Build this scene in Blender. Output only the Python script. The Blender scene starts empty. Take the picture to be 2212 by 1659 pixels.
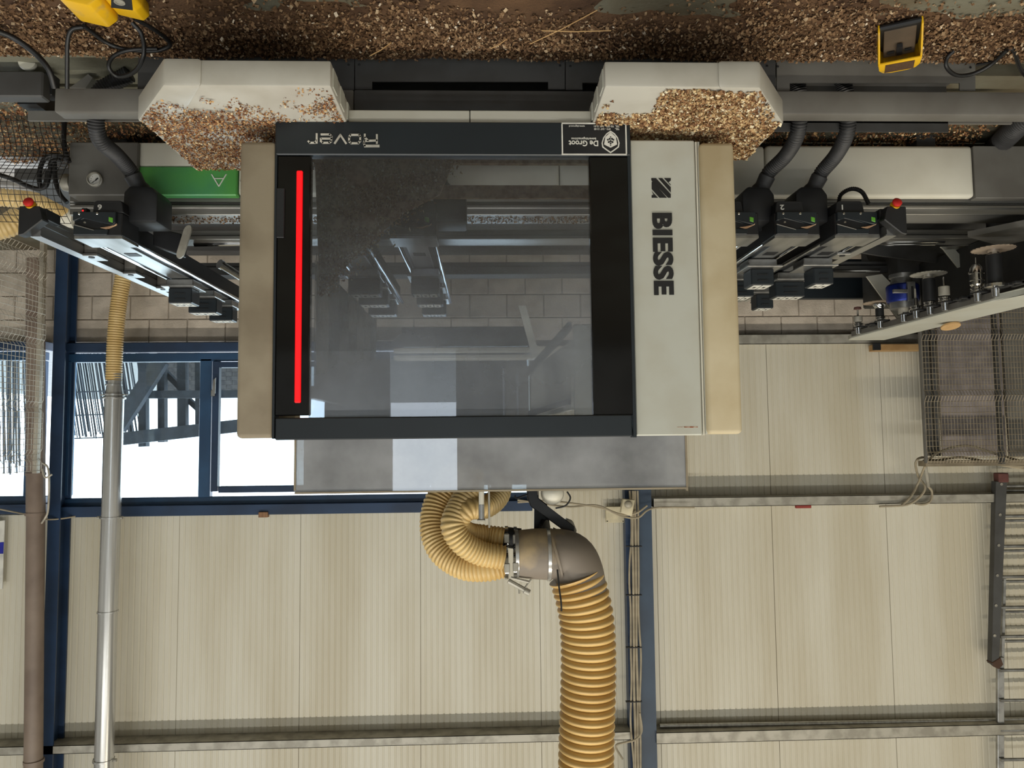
import bpy, bmesh, math, random
from mathutils import Vector, Matrix, noise

random.seed(7)
sc = bpy.context.scene
col = sc.collection
R = math.radians

# ------------------------------------------------------------------ camera
# The photograph was taken with the phone held upside down: the camera is rolled by 180 degrees.
FPX = 1600.0
CAM = Vector((0.0, 0.0, 1.55))
PITCH, YAW, ROLL = R(3.9), R(2.0), R(0.6)
fw = Vector((-math.sin(YAW) * math.cos(PITCH), math.cos(YAW) * math.cos(PITCH), -math.sin(PITCH)))
r0 = Vector((math.cos(YAW), math.sin(YAW), 0.0))
u0 = r0.cross(fw)
rr = r0 * math.cos(ROLL) - u0 * math.sin(ROLL)
uu = u0 * math.cos(ROLL) + r0 * math.sin(ROLL)
CR, CU = -rr, -uu
cd = bpy.data.cameras.new('camera')
cd.sensor_width = 36.0
cd.lens = FPX / 2212.0 * 36.0
cd.clip_start = 0.05
cam = bpy.data.objects.new('camera', cd)
col.objects.link(cam)
cam.matrix_world = Matrix(((CR.x, CU.x, -fw.x, CAM.x), (CR.y, CU.y, -fw.y, CAM.y), (CR.z, CU.z, -fw.z, CAM.z), (0, 0, 0, 1)))
sc.camera = cam


def ray(x, y):
    return fw + CR * ((x - 1106.0) / FPX) + CU * ((829.5 - y) / FPX)


def P(x, y, Y):            # pixel -> point on the upright plane y = Y
    d = ray(x, y)
    return CAM + d * (Y / d.y)


def PZ(x, y, Z):           # pixel -> point on the level plane z = Z
    d = ray(x, y)
    return CAM + d * ((Z - CAM.z) / d.z)


# ------------------------------------------------------------------ world and lights
world = bpy.data.worlds.new('world')
sc.world = world
world.use_nodes = True
bg = world.node_tree.nodes['Background']
bg.inputs[0].default_value = (0.80, 0.90, 1.0, 1)
bg.inputs[1].default_value = 11.0


def area(name, loc, sx, sy, power, colr, rot=(0, 0, 0)):
    l = bpy.data.lights.new(name, 'AREA')
    l.shape = 'RECTANGLE'
    l.size, l.size_y = sx, sy
    l.energy = power
    l.color = colr
    o = bpy.data.objects.new(name, l)
    o.location = loc
    o.rotation_euler = rot
    col.objects.link(o)
    return o


# tube lamp row under the roof; aisle and rear strips are added fill light
area('tube_lamps_far_warm', (-3.4, 0.4, 7.55), 6.4, 0.14, 690, (1.0, 0.90, 0.73))
area('tube_lamps_far', (3.2, 0.4, 7.55), 6.4, 0.14, 640, (1.0, 0.985, 0.94))
area('fill_strip_aisle', (-0.5, -3.6, 6.4), 12.0, 0.3, 430, (1.0, 0.98, 0.91), (R(35), 0, 0))
area('fill_strip_rear', (-0.5, -6.6, 7.4), 12.0, 0.3, 520, (0.97, 0.985, 1.0))
sc.view_settings.view_transform = 'Standard'
sc.view_settings.look = 'None'
sc.view_settings.exposure = -1.2
sc.view_settings.gamma = 1.0
sc.view_settings.use_curve_mapping = False
sc.cycles.max_bounces = 8
sc.cycles.transparent_max_bounces = 16
sc.cycles.caustics_reflective = False
sc.cycles.caustics_refractive = False
sc.cycles.sample_clamp_indirect = 6.0


# ------------------------------------------------------------------ materials
def lin(c):
    return tuple(((v / 255.0) / 12.92 if v / 255.0 <= 0.04045 else ((v / 255.0 + 0.055) / 1.055) ** 2.4) for v in c) + (1.0,)


def M(name, c, rough=0.6, metal=0.0, c2=None, scale=8.0, lo=0.42, hi=0.62, bump=0.0, bscale=None, stretch=None, spec=0.5, fine=0.0, detail=5.0, world=False):
    m = bpy.data.materials.new(name)
    m.use_nodes = True
    nt = m.node_tree
    b = nt.nodes['Principled BSDF']
    b.inputs['Base Color'].default_value = lin(c)
    b.inputs['Roughness'].default_value = rough
    b.inputs['Metallic'].default_value = metal
    b.inputs['Specular IOR Level'].default_value = spec
    tc = nt.nodes.new('ShaderNodeTexCoord')
    mp = nt.nodes.new('ShaderNodeMapping')
    nt.links.new(nt.nodes.new('ShaderNodeNewGeometry').outputs['Position'] if world else tc.outputs['Object'], mp.inputs['Vector'])
    if stretch:
        mp.inputs['Scale'].default_value = stretch
    if c2 is None:
        c2 = tuple(int(v * 0.86) for v in c)
    n = nt.nodes.new('ShaderNodeTexNoise')
    n.inputs['Scale'].default_value = scale
    n.inputs['Detail'].default_value = detail
    nt.links.new(mp.outputs[0], n.inputs['Vector'])
    rp = nt.nodes.new('ShaderNodeValToRGB')
    rp.color_ramp.elements[0].position = lo
    rp.color_ramp.elements[1].position = hi
    rp.color_ramp.elements[0].color = lin(c)
    rp.color_ramp.elements[1].color = lin(c2)
    nt.links.new(n.outputs['Fac'], rp.inputs['Fac'])
    out = rp.outputs[0]
    nt.links.new(out, b.inputs['Base Color'])
    if bump:
        bn = nt.nodes.new('ShaderNodeTexNoise')
        bn.inputs['Scale'].default_value = bscale or scale * 6
        bn.inputs['Detail'].default_value = 4
        nt.links.new(mp.outputs[0], bn.inputs['Vector'])
        bp = nt.nodes.new('ShaderNodeBump')
        bp.inputs['Strength'].default_value = bump
        bp.inputs['Distance'].default_value = 0.01
        nt.links.new(bn.outputs['Fac'], bp.inputs['Height'])
        nt.links.new(bp.outputs[0], b.inputs['Normal'])
    return m


def emit(name, c, s):
    m = bpy.data.materials.new(name)
    m.use_nodes = True
    b = m.node_tree.nodes['Principled BSDF']
    b.inputs['Base Color'].default_value = lin(c)
    b.inputs['Emission Color'].default_value = lin(c)
    b.inputs['Emission Strength'].default_value = s
    return m


def glass(name, tint, dust, dustc, ior=1.5, rough=0.01, dscale=2.0, dlo=0.3, dhi=0.7, grad=None, back=0.4):
    m = bpy.data.materials.new(name)
    m.use_nodes = True
    nt = m.node_tree
    nt.nodes.clear()
    out = nt.nodes.new('ShaderNodeOutputMaterial')
    tr = nt.nodes.new('ShaderNodeBsdfTransparent')
    tr.inputs[0].default_value = lin(tint)
    df = nt.nodes.new('ShaderNodeBsdfDiffuse')
    df.inputs[0].default_value = lin(dustc)
    gl = nt.nodes.new('ShaderNodeBsdfGlossy')
    gl.inputs['Roughness'].default_value = rough
    fr = nt.nodes.new('ShaderNodeFresnel')
    fr.inputs[0].default_value = ior
    tc = nt.nodes.new('ShaderNodeTexCoord')
    n = nt.nodes.new('ShaderNodeTexNoise')
    n.inputs['Scale'].default_value = dscale
    n.inputs['Detail'].default_value = 6
    nt.links.new(tc.outputs['Object'], n.inputs['Vector'])
    mr = nt.nodes.new('ShaderNodeMapRange')
    mr.inputs[1].default_value = dlo
    mr.inputs[2].default_value = dhi
    mr.inputs[3].default_value = dust * 0.5
    mr.inputs[4].default_value = dust * 1.4
    nt.links.new(n.outputs['Fac'], mr.inputs[0])
    tl = nt.nodes.new('ShaderNodeBsdfTranslucent')
    tl.inputs[0].default_value = lin(dustc)
    m0 = nt.nodes.new('ShaderNodeMixShader')
    m0.inputs[0].default_value = back
    nt.links.new(df.outputs[0], m0.inputs[1])
    nt.links.new(tl.outputs[0], m0.inputs[2])
    m1 = nt.nodes.new('ShaderNodeMixShader')
    dout = mr.outputs[0]
    if grad:                       # dust film graded by height, painting pale light haze into the upper pane
        sp = nt.nodes.new('ShaderNodeSeparateXYZ')
        nt.links.new(tc.outputs['Generated'], sp.inputs[0])
        g2 = nt.nodes.new('ShaderNodeMapRange')
        g2.interpolation_type = 'SMOOTHSTEP'
        g2.inputs[1].default_value = 0.15
        g2.inputs[2].default_value = 0.85
        g2.inputs[3].default_value = grad[0]
        g2.inputs[4].default_value = grad[1]
        nt.links.new(sp.outputs[2], g2.inputs[0])
        mu = nt.nodes.new('ShaderNodeMath')
        mu.operation = 'MULTIPLY'
        nt.links.new(dout, mu.inputs[0])
        nt.links.new(g2.outputs[0], mu.inputs[1])
        dout = mu.outputs[0]
    nt.links.new(dout, m1.inputs[0])
    nt.links.new(tr.outputs[0], m1.inputs[1])
    nt.links.new(m0.outputs[0], m1.inputs[2])
    m2 = nt.nodes.new('ShaderNodeMixShader')
    nt.links.new(fr.outputs[0], m2.inputs[0])
    nt.links.new(m1.outputs[0], m2.inputs[1])
    nt.links.new(gl.outputs[0], m2.inputs[2])
    nt.links.new(m2.outputs[0], out.inputs[0])
    return m


def flake_mat(name, cols, rough=0.8):
    m = bpy.data.materials.new(name)
    m.use_nodes = True
    nt = m.node_tree
    b = nt.nodes['Principled BSDF']
    b.inputs['Roughness'].default_value = rough
    b.inputs['Specular IOR Level'].default_value = 0.2
    g = nt.nodes.new('ShaderNodeNewGeometry')
    rp = nt.nodes.new('ShaderNodeValToRGB')
    rp.color_ramp.interpolation = 'CONSTANT'
    el = rp.color_ramp.elements
    while len(el) < len(cols):
        el.new(0.5)
    acc = 0.0
    for e, (w, c) in zip(el, cols):
        e.position = min(acc, 0.999)
        e.color = lin(c)
        acc += w
    nt.links.new(g.outputs['Random Per Island'], rp.inputs['Fac'])
    nt.links.new(rp.outputs[0], b.inputs['Base Color'])
    return m


m_cream = M('cream_sheet', (216, 211, 194), 0.45, c2=(202, 194, 172), scale=1.0, lo=0.42, hi=0.60, stretch=(1.9, 1, 0.30), bump=0.02, world=True, detail=7)
m_block = M('concrete_block', (204, 192, 176), 0.92, c2=(178, 167, 152), scale=5, bump=0.4, bscale=90, world=True)
m_mortar = M('mortar', (160, 150, 136), 0.95, scale=20, bump=0.3)
m_navy = M('navy_paint', (40, 62, 92), 0.42, c2=(33, 50, 74), scale=3)
m_blueframe = M('blue_frame_paint', (44, 78, 112), 0.4, c2=(38, 66, 96), scale=3)
m_bluegrey = M('blue_grey_paint', (54, 73, 94), 0.5, c2=(47, 63, 82), scale=4)
m_galv = M('galvanised_steel', (205, 205, 202), 0.25, 0.7, c2=(180, 179, 174), scale=9, stretch=(5, 5, 0.12))
m_zinc = M('dull_zinc', (178, 174, 162), 0.5, 0.3, c2=(150, 146, 134), scale=10)
m_alu = M('brushed_aluminium', (172, 172, 170), 0.32, 0.85, c2=(142, 142, 140), scale=12, stretch=(1, 0.1, 1))
m_alux = M('aluminium_beam', (158, 156, 150), 0.4, 0.6, c2=(128, 126, 120), scale=10, stretch=(0.1, 1, 1))
m_chrome = M('polished_steel', (215, 215, 215), 0.12, 1.0, c2=(190, 190, 190), scale=10)
m_black = M('black_plastic', (29, 30, 32), 0.5, c2=(22, 23, 25), scale=10)
m_blackgloss = M('gloss_black_panel', (9, 9, 10), 0.08, c2=(12, 12, 13), scale=3)
m_frame = M('slate_frame_paint', (30, 37, 42), 0.42, c2=(26, 32, 36), scale=2)
m_darkgrey = M('dark_grey_steel', (74, 74, 73), 0.55, c2=(64, 63, 61), scale=5)
m_midgrey = M('mid_grey_steel', (112, 110, 104), 0.5, c2=(100, 97, 91), scale=4)
m_white = M('off_white_panel', (220, 217, 202), 0.45, c2=(210, 206, 190), scale=3)
m_hoodgrey = M('hood_light_grey', (190, 191, 180), 0.5, c2=(184, 183, 170), scale=5)
m_pad = M('taupe_pad_vinyl', (150, 139, 118), 0.65, c2=(128, 116, 96), scale=3.2, bump=0.05, bscale=40)
m_padlight = M('beige_pad_vinyl', (198, 185, 154), 0.65, c2=(182, 166, 132), scale=3.2, bump=0.05, bscale=40)
m_vinyl = M('bumper_vinyl', (186, 183, 172), 0.4, c2=(176, 172, 160), scale=6, bump=0.03)
m_green = M('green_cover', (92, 168, 84), 0.4, c2=(78, 150, 98), scale=2.5, bump=0.08, bscale=160)
m_hose = M('beige_hose', (214, 186, 128), 0.42, c2=(196, 164, 104), scale=4)
m_hosebig = M('amber_hose', (212, 178, 114), 0.4, c2=(196, 160, 98), scale=4)
m_blackhose = M('dark_flexible_hose', (54, 54, 55), 0.55, c2=(44, 44, 45), scale=10)
m_duct = M('grey_duct', (128, 118, 106), 0.6, c2=(196, 172, 130), scale=4.0, lo=0.52, hi=0.72)
m_pvc = M('brown_grey_pipe', (138, 122, 108), 0.5, c2=(118, 102, 90), scale=3)
m_cable = M('black_cable', (24, 24, 24), 0.45)
m_cream_cable = M('cream_cable', (172, 160, 136), 0.55)
m_beige = M('beige_plastic', (222, 210, 176), 0.5)
m_yellow = M('yellow_shell', (226, 178, 24), 0.42, c2=(196, 158, 70), scale=14, lo=0.55, hi=0.7)
m_red = M('red_button', (206, 44, 40), 0.4)
m_led = emit('red_led', (255, 12, 22), 1.35)
m_ledsmall = emit('red_indicator', (255, 40, 40), 3.0)
m_green_tag = M('green_tag', (104, 178, 58), 0.5)
m_ink = M('black_ink', (28, 28, 28), 0.6)
m_paper = M('white_print', (226, 224, 214), 0.6)
m_sign = M('chrome_letter', (216, 212, 200), 0.25, 0.2)
m_wood = M('brown_timber', (150, 112, 80), 0.7, c2=(126, 92, 64), scale=6, stretch=(6, 6, 0.6))
m_plywood = M('pale_plank', (196, 160, 110), 0.7, c2=(170, 132, 84), scale=6)
m_wire_light = M('light_wire', (196, 188, 172), 0.45, 0.3)
m_wire_dark = M('dark_wire', (44, 42, 40), 0.5, 0.3)
m_wire_mid = M('tan_wire', (150, 138, 116), 0.5, 0.3)
m_mauve = M('mauve_grey_board', (146, 138, 136), 0.7)
m_floor = M('dusty_concrete_floor', (112, 110, 94), 0.75, c2=(96, 86, 66), scale=2.2, lo=0.38, hi=0.58, bump=0.25, bscale=60)
m_heap = M('packed_sawdust', (98, 72, 48), 0.95, c2=(70, 48, 30), scale=7, lo=0.35, hi=0.65, bump=0.9, bscale=110)
m_flake = flake_mat('wood_shavings', [(0.32, (112, 86, 62)), (0.26, (132, 104, 76)), (0.22, (90, 66, 46)), (0.13, (154, 128, 98)), (0.05, (182, 160, 130)), (0.02, (214, 200, 178))])
m_flake_red = flake_mat('reddish_shavings', [(0.3, (136, 94, 64)), (0.25, (168, 126, 86)), (0.2, (106, 68, 46)), (0.17, (196, 160, 112)), (0.08, (228, 206, 166))])
m_flake_lit = flake_mat('lit_shavings', [(0.28, (148, 112, 78)), (0.26, (182, 150, 108)), (0.18, (112, 78, 54)), (0.18, (208, 184, 140)), (0.10, (236, 224, 192))])  # warm light falling on the chips is mixed into these colours
m_ceiling = M('ceiling_sheet', (190, 188, 180), 0.8)
m_hallwall = M('hall_wall', (212, 214, 214), 0.8, scale=2)
m_glass_hood = glass('dusty_hood_glass', (226, 230, 236), 0.16, (206, 214, 226), ior=1.75, dscale=2.2, grad=(0.25, 1.9), back=0.5)
m_glass_visor = glass('smoky_visor', (190, 192, 194), 0.56, (232, 234, 238), ior=1.95, dscale=3)
m_glass_win = glass('window_glass', (244, 250, 250), 0.004, (200, 205, 210))
m_strip = glass('strip_curtain_pvc', (200, 200, 196), 0.42, (196, 192, 182), rough=0.10, dscale=6)
m_outwood = M('weathered_beam', (70, 78, 90), 0.8)
m_bamboo = M('bamboo_cane', (92, 100, 112), 0.7, c2=(60, 66, 76), scale=12, stretch=(3, 3, 0.3))
m_brick = M('pale_brick', (120, 118, 120), 0.9, c2=(98, 98, 102), scale=12)
m_dial = M('dial_face', (222, 220, 212), 0.4)
m_bluetool = M('blue_anodised', (24, 44, 128), 0.3, 0.5)
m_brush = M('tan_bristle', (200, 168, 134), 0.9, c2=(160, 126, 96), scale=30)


# ------------------------------------------------------------------ mesh toolkit
class MB:
    def __init__(s):
        s.v, s.f = [], []

    def add(s, vs, fs):
        o = len(s.v)
        s.v += [Vector(v) for v in vs]
        s.f += [tuple(i + o for i in f) for f in fs]
        return s

    def box(s, x0, x1, y0, y1, z0, z1, bev=0.0, seg=1):
        x0, x1 = min(x0, x1), max(x0, x1)
        y0, y1 = min(y0, y1), max(y0, y1)
        z0, z1 = min(z0, z1), max(z0, z1)
        vs = [(x0, y0, z0), (x1, y0, z0), (x1, y1, z0), (x0, y1, z0), (x0, y0, z1), (x1, y0, z1), (x1, y1, z1), (x0, y1, z1)]
        fs = [(3, 2, 1, 0), (4, 5, 6, 7), (0, 1, 5, 4), (1, 2, 6, 5), (2, 3, 7, 6), (3, 0, 4, 7)]
        if bev > 0:
            return s.bev(vs, fs, min(bev, 0.45 * min(x1 - x0, y1 - y0, z1 - z0)), seg)
        return s.add(vs, fs)

    def bev(s, vs, fs, b, seg=1):
        bm = bmesh.new()
        bv = [bm.verts.new(v) for v in vs]
        for f in fs:
            bm.faces.new([bv[i] for i in f])
        bmesh.ops.bevel(bm, geom=list(bm.edges), offset=b, segments=seg, affect='EDGES', profile=0.5)
        bm.verts.index_update()
        s.add([v.co.copy() for v in bm.verts], [[v.index for v in f.verts] for f in bm.faces])
        bm.free()
        return s

    def pbox(s, x0, y0, x1, y1, Y, depth, bev=0.0, seg=1):   # front face seen at the pixel rectangle, on plane y = Y
        xm, ym = (x0 + x1) / 2, (y0 + y1) / 2
        return s.box(P(x0, ym, Y).x, P(x1, ym, Y).x, Y, Y + depth, P(xm, y0, Y).z, P(xm, y1, Y).z, bev, seg)

    def prism(s, pts, d, bev=0.0, seg=1):                  # polygon (Vectors) extruded by d
        pts = [Vector(p) for p in pts]
        n = len(pts)
        d = Vector(d)
        nor = Vector((0, 0, 0))
        for i in range(n):
            nor += pts[i].cross(pts[(i + 1) % n])
        if nor.dot(d) > 0:
            pts.reverse()
        vs = pts + [p + d for p in pts]
        fs = [tuple(range(n)), tuple(range(2 * n - 1, n - 1, -1))]
        for i in range(n):
            j = (i + 1) % n
            fs.append((j, i, n + i, n + j))
        if bev > 0:
            return s.bev(vs, fs, bev, seg)
        return s.add(vs, fs)

    def ppoly(s, px, Y, depth, bev=0.0, seg=1):
        return s.prism([P(x, y, Y) for x, y in px], (0, depth, 0), bev, seg)

    def tube(s, path, rad, segs=12, caps=True, phase=0.0):  # rad: number or f(i)
        path = [Vector(p) for p in path]
        n = len(path)
        t0 = (path[1] - path[0]).normalized()
        a = t0.orthogonal().normalized()
        rings = []
        for i in range(n):
            t = (path[min(i + 1, n - 1)] - path[max(i - 1, 0)])
            if t.length < 1e-9:
                t = t0.copy()
            t.normalize()
            a = (a - t * a.dot(t))
            if a.length < 1e-6:
                a = t.orthogonal()
            a.normalize()
            b = t.cross(a)
            r = rad(i) if callable(rad) else rad
            rings.append([path[i] + (a * math.cos(2 * math.pi * k / segs + phase) + b * math.sin(2 * math.pi * k / segs + phase)) * r for k in range(segs)])
        vs = [p for rg in rings for p in rg]
        fs = []
        for i in range(n - 1):
            for k in range(segs):
                k2 = (k + 1) % segs
                fs.append((i * segs + k, i * segs + k2, (i + 1) * segs + k2, (i + 1) * segs + k))
        if caps:
            fs.append(tuple(range(segs - 1, -1, -1)))
            fs.append(tuple((n - 1) * segs + k for k in range(segs)))
        return s.add(vs, fs)

    def lathe(s, c, prof, segs=24, axis=(0, 0, 1)):
        c = Vector(c)
        ax = Vector(axis).normalized()
        a = ax.orthogonal().normalized()
        b = ax.cross(a)
        vs, fs = [], []
        for r, h in prof:
            for k in range(segs):
                t = 2 * math.pi * k / segs
                vs.append(c + ax * h + (a * math.cos(t) + b * math.sin(t)) * max(r, 1e-4))
        for i in range(len(prof) - 1):
            for k in range(segs):
                k2 = (k + 1) % segs
                fs.append((i * segs + k, i * segs + k2, (i + 1) * segs + k2, (i + 1) * segs + k))
        fs.append(tuple(range(segs - 1, -1, -1)))
        fs.append(tuple((len(prof) - 1) * segs + k for k in range(segs)))
        return s.add(vs, fs)

    def build(s, name, mat, parent=None, smooth=None, label=None, origin=None):
        if parent is not None:
            off = root_loc(parent)
        elif origin is not None:
            off = Vector(origin)
        else:
            xs = [v.x for v in s.v]
            ys = [v.y for v in s.v]
            off = Vector(((min(xs) + max(xs)) / 2, (min(ys) + max(ys)) / 2, min(v.z for v in s.v)))
        me = bpy.data.meshes.new(name)
        me.from_pydata([v - off for v in s.v], [], s.f)
        me.materials.append(mat)
        if smooth is not None:
            me.polygons.foreach_set('use_smooth', [True] * len(me.polygons))
            me.set_sharp_from_angle(angle=R(smooth))
        me.update()
        o = bpy.data.objects.new(name, me)
        col.objects.link(o)
        if parent is not None:
            o.parent = parent
        else:
            o.location = off
        if label:
            o['label'] = label
        return o


def root_loc(o):
    l = Vector((0, 0, 0))
    while o is not None:
        l += Vector(o.location)
        o = o.parent
    return l


def tag(o, label, cat, group=None):
    o['label'] = label
    o['category'] = cat
    if group:
        o['group'] = group
    return o


def thing(name, label, cat, loc=(0, 0, 0), group=None):
    o = bpy.data.objects.new(name, None)
    o.empty_display_size = 0.1
    col.objects.link(o)
    o.location = loc
    return tag(o, label, cat, group)


def struct(o):
    o['kind'] = 'structure'
    return o


def stuff(o):
    o['kind'] = 'stuff'
    return o


def copy_tree(o, delta, label=None, parent=None):
    c = o.copy()
    col.objects.link(c)
    c.parent = parent
    if parent is None:
        c.location = Vector(o.location) + Vector(delta)
    if label:
        c['label'] = label
    for ch in list(o.children):
        copy_tree(ch, delta, None, c)
    return c


def spline(pts, n=12):                                     # Catmull-Rom through the points
    pts = [Vector(p) for p in pts]
    q = [pts[0] * 2 - pts[1]] + pts + [pts[-1] * 2 - pts[-2]]
    out = []
    for i in range(1, len(q) - 2):
        for k in range(n):
            t = k / n
            a, b, c, d = q[i - 1], q[i], q[i + 1], q[i + 2]
            out.append(0.5 * ((2 * b) + (c - a) * t + (2 * a - 5 * b + 4 * c - d) * t * t + (3 * b - a - 3 * c + d) * t ** 3))
    out.append(pts[-1])
    return out


def resample(path, step):
    L = [0.0]
    for i in range(1, len(path)):
        L.append(L[-1] + (path[i] - path[i - 1]).length)
    n = max(2, int(L[-1] / step))
    out, j = [], 0
    for k in range(n + 1):
        d = L[-1] * k / n
        while j < len(L) - 2 and L[j + 1] < d:
            j += 1
        t = (d - L[j]) / max(1e-9, L[j + 1] - L[j])
        out.append(path[j].lerp(path[j + 1], t))
    return out


def corrugated(mb, pts, r, pitch, depth, segs=20, sub=6, sharp=1.0):
    path = resample(spline(pts, 16), pitch / sub)
    def rad(i):
        t = (i % sub) / sub
        w = 0.5 + 0.5 * math.cos(2 * math.pi * t)
        return r - depth * (1 - w ** sharp)
    return mb.tube(path, rad, segs)


def text_mesh(mb, s, size, mat4, extrude=0.001, bold=0.0, align='CENTER', sx=1.0, space=1.0):
    c = bpy.data.curves.new('lettering', 'FONT')
    c.body = s
    c.size = size
    c.extrude = extrude
    c.offset = bold
    c.align_x = align
    c.align_y = 'CENTER'
    c.resolution_u = 4
    c.space_character = space
    o = bpy.data.objects.new('lettering', c)
    col.objects.link(o)
    dg = bpy.context.evaluated_depsgraph_get()
    me = bpy.data.meshes.new_from_object(o.evaluated_get(dg))
    m = mat4 @ Matrix.Diagonal((sx, 1, 1, 1))
    mb.add([m @ v.co for v in me.vertices], [tuple(p.vertices) for p in me.polygons])
    bpy.data.objects.remove(o)
    bpy.data.curves.remove(c)
    bpy.data.meshes.remove(me)
    return mb


def facing(p):                    # text matrix on an upright face turned to the camera side (-y)
    return Matrix.Translation(p) @ Matrix.Rotation(R(90), 4, 'X')


def flakes(name, mat, n, sampler, parent=None, smin=0.004, smax=0.012, flat=0.5):
    v, f = [], []
    for _ in range(n):
        p = sampler()
        if p is None:
            continue
        L = random.uniform(smin, smax)
        w = L * random.uniform(0.35, 0.9)
        a = random.uniform(0, 6.283)
        tx, ty = random.gauss(0, flat), random.gauss(0, flat)
        e1 = Vector((math.cos(a), math.sin(a), tx)).normalized()
        e2 = Vector((-math.sin(a), math.cos(a), ty)).normalized()
        up = e1.cross(e2)
        k = random.uniform(-0.5, 0.5) * L
        o = len(v)
        for t, h in ((-0.5, 0), (0, k), (0.5, 0)):
            c = p + e1 * (t * L) + up * h
            v.append(c - e2 * w * 0.5)
            v.append(c + e2 * w * 0.5)
        f.append((o, o + 2, o + 3, o + 1))
        f.append((o + 2, o + 4, o + 5, o + 3))
    mb = MB()
    mb.v, mb.f = v, f
    ob = mb.build(name, mat, parent)
    return stuff(ob)


def screw(mb, p, r=0.006, h=0.004, axis=(0, -1, 0)):
    return mb.lathe(p, [(r, 0), (r, h * 0.6), (r * 0.7, h)], 10, axis)


# ================================================================== THE HALL
YW = 6.07                                   # far wall
def XW(x, y=1300): return P(x, y, YW).x
def ZW(y, x=1100): return P(x, y, YW).z


fl = MB()
fl.box(-8, 8, -8, YW + 0.2, -0.1, 0.0)
struct(fl.build('floor', m_floor))
c = MB(); c.box(-8, 8, -8, YW + 0.25, 7.7, 7.8)
struct(c.build('ceiling', m_ceiling))
for nm, x in (('wall_left', -8.1), ('wall_right', 8.0)):
    w = MB(); w.box(x, x + 0.1, -8, YW + 0.2, 0, 7.7)
    struct(w.build(nm, m_hallwall))
w = MB()                                    # wall behind the camera with a tall open doorway
DX0, DX1, DZ = 0.55, 1.75, 3.2
w.box(-8, DX0, -8.1, -8, 0, 7.7); w.box(DX1, 8, -8.1, -8, 0, 7.7); w.box(DX0, DX1, -8.1, -8, DZ, 7.7)
struct(w.build('wall_front', m_hallwall))

ZS, ZT = ZW(740, 300), ZW(1108, 300)        # block top / window head
XWR = XW(1150)                              # inner end of the window band
wl = MB()
wl.box(-8, 8, YW + 0.02, YW + 0.2, 0, ZS)
wl.box(-8, XWR, YW + 0.02, YW + 0.2, ZS, 7.7)
wl.box(XWR, 8, YW + 0.02, YW + 0.2, ZT, 7.7)
wall = struct(wl.build('wall_back', m_mortar))
WL = root_loc(wall)
# concrete blocks, each one a piece
step, crs = 0.307, ZS / 4.0
bm_ = MB(); bm_.box(-step / 2 + 0.004, step / 2 - 0.004, 0.012, 0.05, 0.005, crs - 0.005, 0.004)
bo = None
xph = P(155, 660, YW).x
for k in range(4):
    for i in range(-10, 30):
        x = xph - (i - 4) * step + (step / 2 if k in (0, 2) else 0) - step / 2
        if not -3.7 < x < 4.9:
            continue
        if bo is None:
            bo = bm_.build('concrete_block', m_block, None, origin=(0, 0, 0))
            b = bo
        else:
            b = bo.copy(); col.objects.link(b)
        b.parent = wall
        b.location = Vector((x, YW, k * crs)) - WL
# ribbed wall panels, each one a piece
seam0 = XW(650)
PW = XW(388) - XW(650)


def panel(z0, z1):
    nr, pts = 20, []
    for i in range(nr):
        x = PW * i / nr
        e = PW / nr
        if i == 0:
            pts += [(x, 0.006), (x + 0.0015, 0.006), (x + 0.003, 0.0)]
        else:
            pts += [(x, 0.0), (x + e * 0.10, 0.0045), (x + e * 0.22, 0.0045), (x + e * 0.32, 0.0)]
    pts += [(PW - 0.003, 0.0), (PW - 0.0015, 0.006)]
    mb = MB()
    vs, fs = [], []
    for x, d in pts:
        vs += [(x, d, z0), (x, d, z1)]
    for i in range(len(pts) - 1):
        fs.append((2 * i, 2 * i + 2, 2 * i + 3, 2 * i + 1))
    mb.add(vs, fs)
    return mb


ptop = panel(ZT, 7.6)
pful = panel(ZW(745, 1700), 7.6)
po = {}
for i in range(-9, 6):
    x = seam0 + i * PW
    if x < -6.5 or x > 5.2:
        continue
    key = 'f' if x + PW < XWR + 0.35 else 't'
    if key not in po:
        b = (pful if key == 'f' else ptop).build('wall_panel', m_cream, None, origin=(0, 0, 0))
        po[key] = b
    else:
        b = po[key].copy(); col.objects.link(b)
    b.parent = wall
    b.location = Vector((x, YW - 0.03, 0)) - WL

# purlins and ledges on the far wall
def rail(name, pts, prot, m=m_zinc, lab=None):
    (x0, x1, y0, y1) = pts
    mb = MB()
    xm = (x0 + x1) / 2
    za, zb = P(xm, y0, YW - prot).z, P(xm, y1, YW - prot).z
    xa, xb = P(x0, y0, YW - prot).x, P(x1, y0, YW - prot).x
    t = 0.004
    mb.box(xa, xb, YW - prot, YW - prot + t, za, zb)               # web
    mb.box(xa, xb, YW - prot, YW - 0.031, zb - t, zb)               # flanges
    mb.box(xa, xb, YW - prot, YW - 0.031, za, za + t)
    return struct(mb.build(name, m))


rail('trim_1', (1412, 2330, 1070, 1090), 0.19)
rail('trim_2', (1418, 2330, 1572, 1596), 0.19)
rail('trim_3', (-60, 1366, 1598, 1616), 0.19)
rail('trim_4', (1380, 2000, 722, 743), 0.07)
rod = MB(); rod.tube([P(1425, 1568, YW - 0.10), P(2330, 1552, YW - 0.10)], 0.016, 10)
tag(rod.build('steel_tube', m_galv, None, 40), 'thin bright steel tube lying along the upper wall rail beside the ladder', 'tube')

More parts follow.
